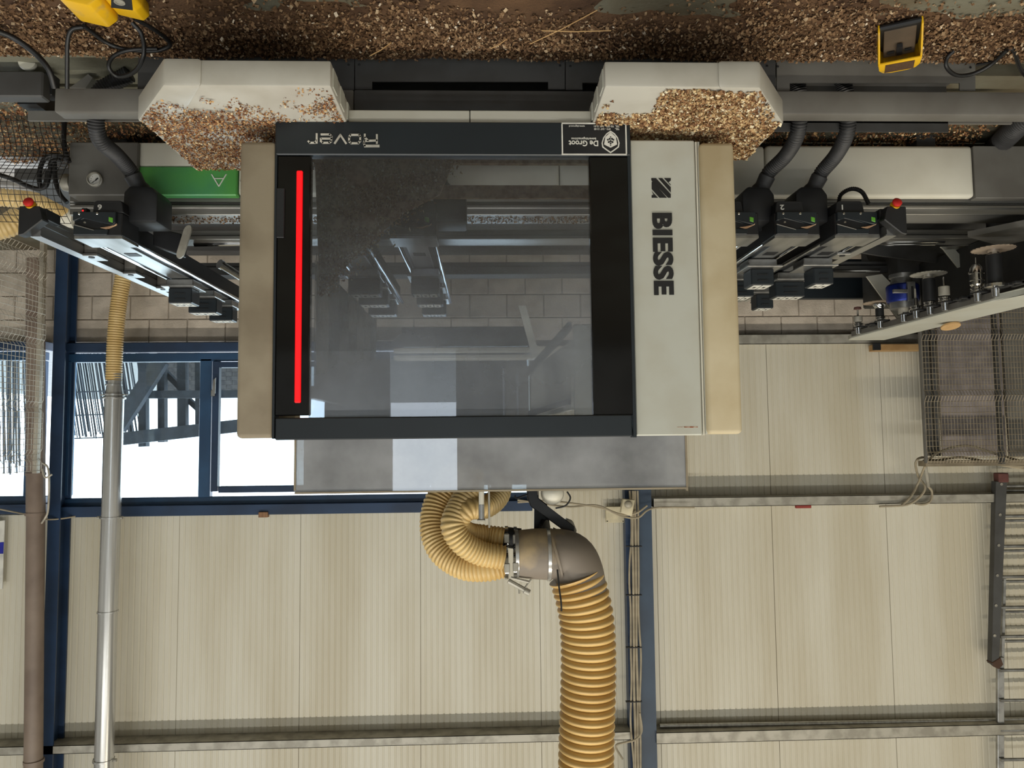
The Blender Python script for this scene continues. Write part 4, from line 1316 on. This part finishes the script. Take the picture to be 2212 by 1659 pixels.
# ================================================================== CABLES, SENSOR AT THE BLUE COLUMN
Yc = 5.86
random.seed(11)
for i, (x, wob, lab) in enumerate(((1360, 7, 'leftmost'), (1366, 2, 'second'), (1372, 2, 'third'), (1378, 5, 'rightmost'))):
    pts = []
    for k in range(15):
        y = 1060 + k * 50
        dx = wob * 0.6 * math.sin(k * 1.15 + i * 1.9) * (0.4 + 0.6 * math.sin(k * 0.7 + i)) + (y - 1060) * 0.010
        pts.append(P(x + dx, y, Yc - 0.004 * (i % 2)))
    mb = MB(); mb.tube(spline(pts, 5), 0.0105 if i in (1, 2) else 0.008, 7)
    tag(mb.build('riser_cable', m_cream_cable, None, 50), lab + ' of the four cream cables tied up the blue grey column', 'cable', 'cables on the blue grey column')
for y in (1180, 1285, 1398, 1515):
    mb = MB(); mb.box(P(1352, y, Yc).x, P(1386, y, Yc).x, Yc - 0.016, Yc + 0.014, P(1370, y - 1, Yc).z, P(1370, y + 1, Yc).z)
    tag(mb.build('cable_tie', m_ink), {1180: 'lowest', 1285: 'second lowest', 1398: 'third', 1515: 'highest'}[y] + ' dark cable tie round the cream cables on the column', 'cable tie', 'cable ties on the column')
for pts, lab in (([(1118, 1085), (1180, 1082), (1240, 1088), (1300, 1098), (1345, 1112), (1375, 1108), (1398, 1092)], 'cream cable drooping from hood top to the column'),
                 ([(1118, 1080), (1170, 1088), (1230, 1095), (1290, 1092), (1340, 1114), (1378, 1118), (1410, 1098), (1500, 1096)], 'second cream cable drooping below the motion sensor'),
                 ([(1345, 1640), (1330, 1612), (1350, 1604), (1372, 1598), (1386, 1580), (1382, 1540)], 'cream cable bending behind the big hose at the purlin')):
    mb = MB(); mb.tube(spline([P(x, y, 5.80) for x, y in pts], 6), 0.008, 7)
    tag(mb.build('cable', m_cream_cable, None, 50), lab, 'cable')
pr = thing('motion_sensor', 'cream motion sensor box mounted at the blue grey column', 'sensor', P(1356, 1096, 5.78))
mb = MB(); mb.ppoly([(1346, 1078), (1372, 1080), (1365, 1116), (1341, 1108)], 5.76, 0.06, 0.006, 2); mb.build('sensor_body', m_beige, pr, 40)
mb = MB(); mb.lathe(P(1357, 1090, 5.765), [(0.033, 0), (0.030, 0.014), (0.018, 0.024), (0.001, 0.027)], 18, (0, -1, 0.1)); mb.build('sensor_lens', M('sensor_lens', (196, 188, 166), 0.3), pr, 40)
mb = MB(); mb.pbox(1309, 1094, 1349, 1129, 5.98, 0.03, 0.004); bp_ = tag(mb.build('cover_plate', m_beige), 'square cream cover plate on the wall beside the motion sensor', 'cover plate')
mb = MB()
for x, y in ((1312, 1126), (1346, 1126)):
    screw(mb, P(x, y, 5.98), 0.005, 0.003)
mb.build('screw_set', m_ink, bp_)
# cables and tray at the right rail
for pts, lab in (([(2212, 1012), (2160, 1004), (2080, 988), (2020, 994), (1992, 988), (1978, 1000), (1984, 1030), (1998, 1050), (1990, 1070), (1960, 1090), (1900, 1094)], 'cream cable looping down to the right wall rail'),
                 ([(2212, 998), (2150, 980), (2090, 963), (2040, 972), (2005, 995), (1985, 1040), (1968, 1072), (1948, 1092)], 'upper cream cable arching over the tan fence'),
                 ([(2330, 1016), (2212, 1008), (2120, 1001), (2040, 997), (2000, 995)], 'straight cream cable along the top of the tan fence'),
                 ([(2004, 1050), (2013, 1062), (2010, 1082), (1994, 1090), (1978, 1088)], 'short bent cream conduit under the right wall rail')):
    mb = MB(); mb.tube(spline([P(x, y, 5.55 if y < 1015 else 5.85) for x, y in pts], 6), 0.009, 7)
    tag(mb.build('cable', m_cream_cable, None, 50), lab, 'cable')
mb = MB(); mb.tube([P(1997, 995, 5.6), P(2005, 1050, 5.8)], 0.014, 10)
tag(mb.build('conduit', m_zinc, None, 50), 'short grey conduit tube slanting beside the cable loop', 'conduit')
mb = MB(); mb.pbox(2000, 994, 2330, 1006, 5.45, 0.1); tag(mb.build('cable_tray', m_wire_mid), 'narrow cable tray on top of the tan fence', 'cable tray')
mb = MB(); mb.pbox(1720, 1089, 1753, 1098, 5.9, 0.03, 0.004); tag(mb.build('red_cloth', M('faded_red', (150, 62, 54), 0.8)), 'scrap of faded red cloth tucked under the right wall rail', 'cloth')

# ================================================================== DUST EXTRACTION ABOVE THE HOOD
Yx = 3.28
def q(x, y, dy=0.0): return P(x, y, Yx + dy)
mb = MB(); corrugated(mb, [q(1243, 1243), q(1254, 1275), q(1266, 1330), q(1271, 1400), q(1270, 1500), q(1267, 1600), q(1264, 1760)], 0.121, 0.0335, 0.018, 32, 10, 0.42)
tag(mb.build('extraction_hose', m_hosebig, None, 70), 'thick ribbed amber extraction hose hanging from above', 'hose')
mn = thing('dust_manifold', 'grey dust manifold and elbow joining two beige hoses to the big hose', 'duct manifold', q(1150, 1170))
pth = resample(spline([q(1186, 1197), q(1214, 1197), q(1236, 1207), q(1250, 1236), q(1258, 1280)], 10), 0.012)
mb = MB(); mb.tube(pth, lambda i: 0.108 - 0.0 * i, 32); mb.build('elbow_pipe', m_duct, mn, 40)
mb = MB(); mb.tube([q(1112, 1196), q(1150, 1196), q(1192, 1197)], lambda i: (0.100, 0.108, 0.111)[i], 32); mb.build('junction_box', m_duct, mn, 40)
mb = MB(); mb.tube([q(1088, 1160, 0.03), q(1124, 1164, 0.03)], 0.046, 24); mb.build('black_sleeve', m_black, mn, 40)
for x, r, cy, m in ((1184, 0.115, 1197, m_galv), (1116, 0.106, 1196, m_galv)):
    mb = MB(); mb.lathe(q(x, cy), [(r - 0.006, -0.008), (r, -0.007), (r, 0.007), (r - 0.006, 0.008)], 32, (1, 0, 0)); mb.build('band_clamp', m, mn, 40)
for x, y, r, dy in ((1094, 1161, 0.050, 0.03), (1113, 1163, 0.051, 0.03), (1094, 1218, 0.066, -0.03), (1112, 1216, 0.064, -0.03)):
    mb = MB(); mb.lathe(q(x, y, dy), [(r - 0.006, -0.008), (r, -0.007), (r, 0.007), (r - 0.006, 0.008)], 24, (1, 0, 0)); b = mb.build('hose_clamp', m_chrome, mn, 40)
    mb = MB(); mb.box(q(x, y).x - 0.012, q(x, y).x + 0.012, Yx + dy - r - 0.012, Yx + dy - r, q(x, y).z - 0.02, q(x, y).z + 0.02, 0.003); mb.build('clamp_screw', m_zinc, b)
mb = MB(); mb.lathe(q(1200, 1198), [(0.105, -0.006), (0.118, -0.005), (0.118, 0.005), (0.105, 0.006)], 32, (1, 0, 0.25)); mb.build('seam_ring', m_duct, mn, 40)
mb = MB(); mb.tube([q(1098, 1255, -0.06), q(1140, 1278, -0.06)], 0.011, 8); mb.tube([q(1104, 1248, -0.06), q(1145, 1258, -0.06)], 0.006, 8); mb.tube([q(1148, 1252, -0.06), q(1132, 1274, -0.06)], 0.006, 8)
mb.tube([q(1121, 1262, -0.06), q(1122, 1282, -0.06)], 0.005, 6); mb.lathe(q(1138, 1278, -0.06), [(0.014, -0.012), (0.014, 0.012)], 12, (1, 0, -0.5)); mb.build('toggle_latch', m_zinc, mn, 40)
mb = MB(); mb.tube(spline([q(1204, 1230, -0.11), q(1208, 1270, -0.12), q(1212, 1300, -0.125), q(1213, 1320, -0.125)]), 0.004, 6); mb.build('wire', m_cable, mn)
mb = MB(); mb.tube(spline([q(1246, 1158, 0.02), q(1270, 1185, 0.04), q(1286, 1212, 0.05), q(1295, 1240, 0.05)]), 0.004, 6); mb.build('wire', m_cable, mn)
mb = MB(); corrugated(mb, [q(1088, 1218, -0.03), q(1050, 1226, -0.03), q(1000, 1222, 0.0), q(955, 1192, 0.04), q(936, 1145, 0.08), q(942, 1090, 0.12), q(970, 1040, 0.16), q(985, 1000, 0.2)], 0.061, 0.0165, 0.007, 24, 6, 0.55)
tag(mb.build('branch_hose', m_hose, None, 70), 'outer ribbed beige hose curling left of the manifold', 'hose')
mb = MB(); corrugated(mb, [q(1090, 1163, 0.03), q(1050, 1158, 0.04), q(1010, 1152, 0.0), q(990, 1130, -0.06), q(1010, 1100, -0.06), q(1050, 1095, 0.02), q(1078, 1070, 0.1), q(1085, 1030, 0.16)], 0.050, 0.0165, 0.006, 24, 6, 0.55)
tag(mb.build('branch_hose', m_hose, None, 70), 'inner ribbed beige hose looping tightly above the visor', 'hose')
mb = MB(); corrugated(mb, [q(1088, 1205, -0.06), q(1040, 1196, -0.07), q(998, 1172, -0.09), q(978, 1135, -0.09), q(992, 1095, -0.05), q(1012, 1060, 0.0), q(1020, 1020, 0.05)], 0.054, 0.0165, 0.006, 24, 6, 0.55)
tag(mb.build('branch_hose', m_hose, None, 70), 'front ribbed beige hose crossing before the outer one', 'hose')
gb = thing('lifting_bracket', 'black steel lifting bracket with pulley wheel above the visor', 'bracket', q(1180, 1100))
mb = MB(); mb.ppoly([(1138, 1040), (1160, 1040), (1160, 1078), (1242, 1138), (1240, 1154), (1228, 1154), (1146, 1094), (1139, 1075)], Yx + 0.05, 0.05, 0.004); mb.build('arm', m_black, gb)
mb = MB(); mb.ppoly([(1155, 1070), (1163, 1070), (1162, 1150), (1154, 1150)], Yx + 0.12, 0.03); mb.build('mast', m_black, gb)
mb = MB(); mb.ppoly([(1162, 1075), (1182, 1090), (1190, 1150), (1162, 1152)], Yx + 0.13, 0.02); mb.build('side_plate', m_black, gb)
mb = MB(); c = q(1176, 1146, 0.10); mb.lathe(c, [(0.030, -0.012), (0.048, -0.010), (0.044, 0), (0.048, 0.010), (0.030, 0.012)], 24, (1, 0.5, 0.0)); mb.build('pulley_wheel', m_black, gb, 40)
mb = MB(); mb.ppoly([(1225, 1121), (1238, 1126), (1246, 1146), (1244, 1156), (1216, 1156), (1212, 1140)], Yx + 0.11, 0.05, 0.003); mb.build('end_bracket', m_zinc, gb)
mb = MB(); mb.ppoly([(1196, 1140), (1206, 1145), (1212, 1166), (1190, 1166)], Yx + 0.09, 0.02); mb.build('torn_wrap', m_paper, gb)
mb = MB(); mb.lathe(q(1194, 1066, 0.02), [(0.052, 0.02), (0.050, -0.0), (0.040, -0.02), (0.012, -0.035), (0.001, -0.036)], 24, (0, 1, 0.0)); mb.build('bell_cover', m_white, gb, 40, 'pale round bell cover')
mb = MB(); mb.tube(spline([q(1140, 1068), q(1128, 1072), q(1116, 1076), q(1112, 1070)]), 0.004, 6); mb.build('wire', m_cable, gb)
mb = MB(); mb.tube(spline([q(1225, 1062), q(1232, 1076), q(1222, 1092), q(1200, 1098)]), 0.004, 6); mb.build('wire', m_cable, gb)
ra = thing('air_rod', 'thick pale actuator rod rising from the visor', 'rod', q(1041, 1060))
mb = MB(); mb.tube([q(1040, 1040, -0.16), q(1040, 1090, -0.16)], 0.0115, 14); mb.build('rod', m_white, ra, 40)
mb = MB(); mb.tube([q(1040, 1090, -0.16), q(1040, 1124, -0.16)], 0.0125, 14); mb.build('rod', m_alu, ra, 40)
mb = MB(); mb.box(q(1031, 1120, -0.16).x, q(1048, 1120, -0.16).x, Yx - 0.175, Yx - 0.145, q(1040, 1121, -0.16).z, q(1040, 1126, -0.16).z, 0.003); mb.build('rod_cap', m_zinc, ra)
mb = MB(); mb.tube([q(1056, 1040, -0.15), q(1057, 1140, -0.15)], 0.0045, 8); tag(mb.build('thin_rod', m_zinc, None, 40), 'slender steel rod beside the pale actuator rod', 'rod')
mb = MB(); mb.pbox(1003, 1050, 1022, 1084, Yx + 0.2, 0.05, 0.004); tag(mb.build('valve_block', m_zinc), 'small steel valve block half hidden behind the beige hoses', 'valve')

# ================================================================== FLOOR: CHIPS, PEDALS, CABLES
Y0, Y1, XA, XB = 2.1, 4.1, -2.7, 2.7
def heap(x, y):
    n1 = noise.noise(Vector((x * 1.6, y * 3.0, 1.3))); n2 = noise.noise(Vector((x * 7, y * 9, 4.0))); n3 = noise.noise(Vector((x * 30, y * 30, 9.0)))
    near = max(0.0, min(1.0, (y - 2.56) / 0.16))
    h = 0.010 + 0.020 * near * (0.55 + 0.6 * n1) * max(0.25, min(1, (2.94 - y) / 0.15)) + 0.008 * n2 * (0.4 + near) + 0.005 * n3
    edge = min(1.0, (x - XA) / 0.2, (XB - x) / 0.2)
    return h * max(0, edge) - (0.03 * max(0.0, n1 + 0.5 * n2 + 0.02) * (1 - near) * 3)
def heapz(x, y):
    if y > 2.97:
        return 0.012 + 0.01 * noise.noise(Vector((x * 5, y * 5, 0)))
    return heap(x, y)
mb = MB()
nx, ny = 150, 46
for j in range(ny + 1):
    for i in range(nx + 1):
        x = XA + (XB - XA) * i / nx; y = Y0 + (2.94 - Y0) * j / ny
        mb.v.append(Vector((x, y, heap(x, y))))
for j in range(ny):
    for i in range(nx):
        a = j * (nx + 1) + i
        mb.f.append((a, a + 1, a + nx + 2, a + nx + 1))
hp_ = mb.build('sawdust_drift', m_heap, None, 60)
stuff(hp_); tag(hp_, 'brown sawdust drift spread along the floor before the machine', 'sawdust')
random.seed(21)
def s_floor():
    x = random.uniform(-2.3, 2.3); y = random.uniform(2.15, 2.935)
    d = 0.12 + 0.95 * max(0, min(1, (y - 2.52) / 0.25)) + 0.55 * noise.noise(Vector((x * 2.2, y * 3, 7))) + (0.25 if x < -1.2 else 0)
    if random.random() > d:
        return None
    z = heap(x, y)
    if z < 0.002:
        z = 0.002 if random.random() < 0.3 else -1
        if z < 0: return None
    return Vector((x, y, z + random.uniform(0.0, 0.012)))
fk = flakes('wood_shavings', m_flake, 52000, s_floor, None, 0.006, 0.017, 0.6)
tag(fk, 'loose wood shavings scattered over the floor before the machine', 'wood shavings')
def s_under():
    x = random.uniform(-2.6, 2.6); y = random.uniform(3.25, 4.3)
    return Vector((x, y, 0.01 + 0.05 * abs(noise.noise(Vector((x * 3, y * 3, 2)))) + random.uniform(0, 0.01)))
fk = flakes('wood_shavings', m_flake_red, 26000, s_under, None, 0.006, 0.016, 0.7)
tag(fk, 'reddish shavings piled on the floor under the machine bed', 'wood shavings')


def s_bump(b, dens, seed):
    pts, sg, zt = b
    xs = [p[0] for p in pts]; ys = [p[1] for p in pts]
    def s():
        x = random.uniform(min(xs), max(xs)); y = random.uniform(min(ys), max(ys))
        # chamfered outer front corner
        if (x - pts[1][0]) * sg > 0 and y < pts[1][1] + (pts[2][1] - pts[1][1]) * (x - pts[1][0]) / (pts[2][0] - pts[1][0]):
            return None
        if min(abs(x - v) for v in (min(xs), max(xs))) < 0.012 or y < min(ys) + 0.014:
            return None
        n = noise.noise(Vector((x * 3.1, y * 4.2, seed))) + 0.5 * noise.noise(Vector((x * 12, y * 12, seed + 3)))
        d = dens(x, y, n)
        if random.random() > d:
            return None
        cov = 0.007 if (x - pts[1][0] + sg * 0.16) * sg > 0 and y < pts[2][1] + 0.12 else 0.0
        return Vector((x, y, zt + cov + random.uniform(0.001, 0.004 + 0.012 * max(0, min(d, 1.2) - 0.5))))
    return s


yf1 = b1[0][0][1]
fk = flakes('wood_shavings', m_flake_red, 26000, s_bump(b1, lambda x, y, n: 0.10 + 0.55 * max(0, min(1, (y - yf1 - 0.10) / 0.35)) + 0.9 * n * (0.3 if x > 1.1 else 1), 5.0), None, 0.004, 0.011, 0.5)
tag(fk, 'reddish wood chips lying on the bumper below the red light strip', 'wood shavings')
fk = flakes('wood_shavings', m_flake_lit, 34000, s_bump(b2, lambda x, y, n: 0.12 + 0.55 * max(0, min(1, (y - yf1 - 0.03) / 0.25)) + 1.1 * n - (0.5 if (x > -0.62 and y < yf1 + 0.2) else 0), 8.0), None, 0.006, 0.018, 0.8)
tag(fk, 'warmly lit wood chips heaped on the bumper below the lettered panel', 'wood shavings')
# chips clinging to the inside of the hood and along the beams
random.seed(5)
def s_hood():
    x = random.uniform(690, 1000); y = random.uniform(340, 640)
    if (x - 690) / 310 + (y - 340) / 300 > 1.0 + random.gauss(0, 0.07):
        return None
    if noise.noise(Vector((x * 0.02, y * 0.02, 3))) < -0.25:
        return None
    return P(x, y, 3.06 + random.uniform(-0.02, 0.02))
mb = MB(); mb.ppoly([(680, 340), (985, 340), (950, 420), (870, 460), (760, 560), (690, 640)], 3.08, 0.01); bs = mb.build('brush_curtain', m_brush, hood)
fk = flakes('clinging_shavings', m_flake_lit, 9000, s_hood, hood, 0.006, 0.014, 1.2)
def s_beam():
    x = random.uniform(250, 1600)
    p = P(x, 464, 3.70); return Vector((p.x, 3.70 + random.uniform(0, 0.12), p.z + random.uniform(0.001, 0.012)))
fk = flakes('clinging_shavings', m_flake, 5000, s_beam, base, 0.005, 0.012, 0.8)


# foot pedals
def pedal(px, py, yaw, lab, double=False):
    p = PZ(px, py, 0.03)
    t = thing('foot_pedal', lab, 'foot pedal', (p.x, p.y, 0.02), 'yellow foot pedals on the floor')
    t.rotation_euler.z = yaw
    def L(name, mb, m, sm=None, par=None, lb=None):
        me_loc = root_loc(t)
        mb.v = [v + me_loc for v in mb.v]
        return mb.build(name, m, par or t, sm, lb)
    w = 0.076
    mb = MB(); mb.box(-w, w, -0.11, 0.09, 0.0, 0.02, 0.008, 2); L('base_plate', mb, m_black)
    for k in (-1, 1):
        mb = MB(); mb.prism([(k * w, -0.11, 0.0), (k * w, 0.055, 0.0), (k * w, 0.055, 0.088), (k * w, 0.01, 0.10), (k * w, -0.02, 0.092), (k * w, -0.11, 0.03)], (-k * 0.007, 0, 0), 0.002); L('guard_cheek', mb, m_yellow, 40)
    pl = [(-w, 0.01), (-w + 0.004, 0.065), (-w + 0.018, 0.09), (-0.03, 0.10), (0.03, 0.10), (w - 0.018, 0.09), (w - 0.004, 0.065), (w, 0.01)]
    mb = MB(); mb.prism([(x, y, 0.094) for x, y in pl], (0, 0, 0.009), 0.003, 2); rf = L('guard_hood', mb, m_yellow, 40)
    mb = MB()
    for (xa_, ya_), (xb_, yb_) in zip(pl, pl[1:]):
        mb.prism([(xa_, ya_, 0.0), (xb_, yb_, 0.0), (xb_ * 0.92, yb_ - 0.006, 0.0), (xa_ * 0.92, ya_ - 0.006, 0.0)], (0, 0, 0.096))
    L('guard_back', mb, m_yellow, 40)
    mb = MB(); mb.prism([(-w + 0.024, 0.022, 0.103), (w - 0.026, 0.018, 0.103), (w - 0.024, 0.085, 0.103), (-w + 0.026, 0.088, 0.103)], (0, 0, 0.0015)); L('dust_patch', mb, m_heap, None, rf)
    mb = MB(); mb.prism([(-0.055, -0.09, 0.024), (-0.055, 0.06, 0.055), (-0.055, 0.06, 0.045), (-0.055, -0.09, 0.018)], (0.11, 0, 0), 0.002); pdl = L('treadle', mb, M('dusty_treadle', (84, 70, 54), 0.8))
    mb = MB()
    for k in (-1, 1):
        mb.box(k * 0.03 - 0.012, k * 0.03 + 0.012, 0.02, 0.03, 0.052, 0.058)
    mb.box(-0.010, 0.010, -0.02, 0.05, 0.046, 0.060)
    L('tread_slot', mb, m_black, None, pdl)
    return t, p


pedal(1942, 80, R(27), 'small open yellow foot pedal half buried beside the slotted plate')
# double pedal box at the near left
p = PZ(208, 28, 0.03)
t = thing('foot_pedal', 'large yellow foot pedal box with black panel at the frame corner', 'foot pedal', (p.x, p.y, 0.02), 'yellow foot pedals on the floor')
Yq = 2.45
def pp2(pts, dy, d, b=0.0, seg=1):
    m_ = MB(); m_.ppoly(pts, Yq + dy, d, b, seg); return m_
pp2([(108, -58), (112, -20), (128, -2), (190, 12), (212, -4), (214, -58)], 0, 0.14, 0.008, 2).build('guard_shell', m_yellow, t, 40)
pp2([(214, -58), (218, -10), (276, 4), (290, -8), (286, -58)], 0.01, 0.12, 0.006, 2).build('pedal_body', m_yellow, t, 40)
mb = MB(); mb.prism([PZ(240, -20, 0.125), PZ(284, -8, 0.125), PZ(287, 20, 0.125), PZ(240, 14, 0.125)], (0, 0, 0.004)); bp_ = mb.build('black_panel', m_black, t)
mb = MB(); mb.lathe(PZ(258, 4, 0.129), [(0.017, 0), (0.017, 0.003), (0.012, 0.003), (0.012, 0.001)], 20, (0, 0, 1)); mb.build('ring_mark', m_zinc, bp_)


def floor_cable(pts, r, lab, name='floor_cable', cat='cable', m=m_cable):
    w = []
    for x, y, z in pts:
        w.append(PZ(x, y, z))
    mb = MB(); mb.tube(spline(w, 8), r, 8)
    return tag(mb.build(name, m, None, 50), lab, cat)


floor_cable([(290, 40, 0.05), (330, 62, 0.05), (362, 86, 0.05), (365, 100, 0.05), (330, 110, 0.06), (270, 106, 0.06), (230, 92, 0.05), (200, 70, 0.04), (180, 55, 0.04)], 0.008, 'black cable curling from the large yellow pedal')
floor_cable([(285, 48, 0.05), (306, 75, 0.08), (310, 120, 0.14), (290, 155, 0.16), (255, 165, 0.16), (235, 145, 0.14), (245, 122, 0.10), (280, 108, 0.07), (340, 105, 0.06)], 0.008, 'black cable loop standing against the end plate')
floor_cable([(180, 58, 0.04), (155, 64, 0.05), (146, 90, 0.08), (145, 140, 0.14), (145, 190, 0.2)], 0.008, 'black cable rising from the large pedal to the grey beam')
floor_cable([(-20, 62, 0.05), (30, 82, 0.06), (75, 115, 0.1), (105, 150, 0.15), (118, 190, 0.2)], 0.011, 'thick black cable arching in from the left edge')
floor_cable([(2060, 110, 0.03), (2046, 125, 0.05), (2045, 145, 0.08), (2065, 162, 0.09), (2100, 160, 0.08), (2140, 140, 0.06), (2175, 108, 0.04)], 0.008, 'black cable loop lying by the end of the slotted plates')
floor_cable([(2110, 140, 0.02), (2150, 130, 0.03), (2185, 105, 0.03), (2205, 150, 0.04), (2230, 180, 0.05)], 0.008, 'black cable trailing to the right frame edge')
# ribbed hose behind the cable loop
mb = MB(); corrugated(mb, [P(205, 190, 3.2), P(240, 170, 3.2), P(300, 140, 3.25)], 0.03, 0.011, 0.004, 14, 4)
tag(mb.build('flexible_hose', m_blackhose, None, 60), 'dark ribbed hose lying behind the black cable loop', 'hose')
mb = MB(); corrugated(mb, [P(2140, 330, 3.9), P(2170, 300, 3.6), P(2212, 262, 3.4), P(2290, 220, 3.2)], 0.055, 0.013, 0.004, 18, 4)
tag(mb.build('flexible_hose', m_blackhose, None, 60), 'thick dark hose crossing under the bed at the right edge', 'hose')
# cables behind the mesh sheet
for pts, lab in (([(140, 255), (138, 300), (142, 330), (150, 350)], 'black cables dropping behind the grey beam end'),
                 ([(150, 345), (118, 335), (95, 345), (85, 375), (88, 405), (100, 400), (108, 370), (112, 350), (130, 345)], 'black cable loop hanging in front of the bright floor'),
                 ([(0, 378), (30, 388), (60, 402), (85, 408), (98, 398), (104, 370)], 'black cable running in behind the mesh sheet'),
                 ([(118, 352), (120, 390), (130, 420), (145, 438)], 'black cable bending up to the cabinet corner')):
    mb = MB(); mb.tube(spline([P(x, y, 3.56) for x, y in pts], 8), 0.011, 8)
    tag(mb.build('cable', m_cable, None, 50), lab, 'cable')
# small cabinet at the left frame edge with a white wheel
t = thing('control_box', 'low dark grey control box at the left edge behind the cables', 'control box', P(40, 200, 3.0))
mb = MB(); mb.pbox(-160, 152, 92, 208, 3.0, 0.06, 0.006); mb.build('box_body', m_darkgrey, t)
mb = MB(); mb.pbox(92, 156, 112, 205, 3.05, 0.06, 0.004); mb.build('side_flange', m_black, t)
mb = MB(); mb.box(P(60, 180, 3.1).x - 0.04, P(60, 180, 3.1).x + 0.04, 3.1, 3.25, 0, 0.14); mb.build('leg', m_black, t)
mb = MB(); mb.lathe(P(60, 135, 3.03), [(0.008, 0.012), (0.032, 0.012), (0.036, 0.0), (0.032, -0.012), (0.008, -0.012)], 22, (0.2, 1, 0)); tag(mb.build('wheel', m_white, None, 40), 'white plastic wheel lying before the dark grey control box', 'wheel')
mb = MB(); mb.ppoly([(150, 190), (190, 160), (200, 168), (185, 190)], 3.1, 0.04); tag(mb.build('angle_offcut', m_midgrey), 'slanted grey metal offcut under the beam end', 'offcut')
# long straw-like splinters
random.seed(9)
for (a, b, lab) in (((1145, 95), (1290, 22), 'long pale splinter pointing up across the shavings'), ((1170, 66), (1320, 66), 'flat pale splinter near the middle of the drift'), ((800, 120), (845, 92), 'short splinter leaning by the slotted plate'), ((1060, 105), (1095, 84), 'short straw splinter right of the drift middle')):
    A, B = PZ(*a, 0.05), PZ(*b, 0.05)
    mb = MB(); mb.tube([A, (A + B) / 2 + Vector((0, 0, 0.004)), B], 0.0022, 5)
    tag(mb.build('splinter', m_plywood), lab, 'splinter')
# pale slab added for a bright patch of floor; beige hoses in the far left corner
mb = MB(); mb.box(2.05, 3.3, 4.05, 4.75, 0.0, 0.03, 0.004)
tag(mb.build('white_slab', M('slab_white', (226, 230, 236), 0.4)), 'white slab lying on the floor behind the mesh sheet', 'board')
mb = MB(); corrugated(mb, [P(-60, 420, 4.3), P(20, 428, 4.35), P(80, 436, 4.5), P(130, 452, 4.7)], 0.055, 0.018, 0.006, 20, 5)
tag(mb.build('flexible_hose', m_hose, None, 60), 'ribbed beige hose lying low behind the slack mesh sheet', 'hose')
mb = MB(); corrugated(mb, [P(-40, 500, 4.6), P(15, 488, 4.65), P(45, 470, 4.7)], 0.075, 0.02, 0.006, 20, 5)
tag(mb.build('flexible_hose', m_hose, None, 60), 'short beige hose end behind the red button at the left edge', 'hose')
mb = MB(); mb.tube([P(95, 462, 4.75), P(165, 474, 4.75)], 0.06, 18)
tag(mb.build('plastic_pipe', m_white, None, 40), 'off white plastic pipe stub behind the black bar head', 'pipe')
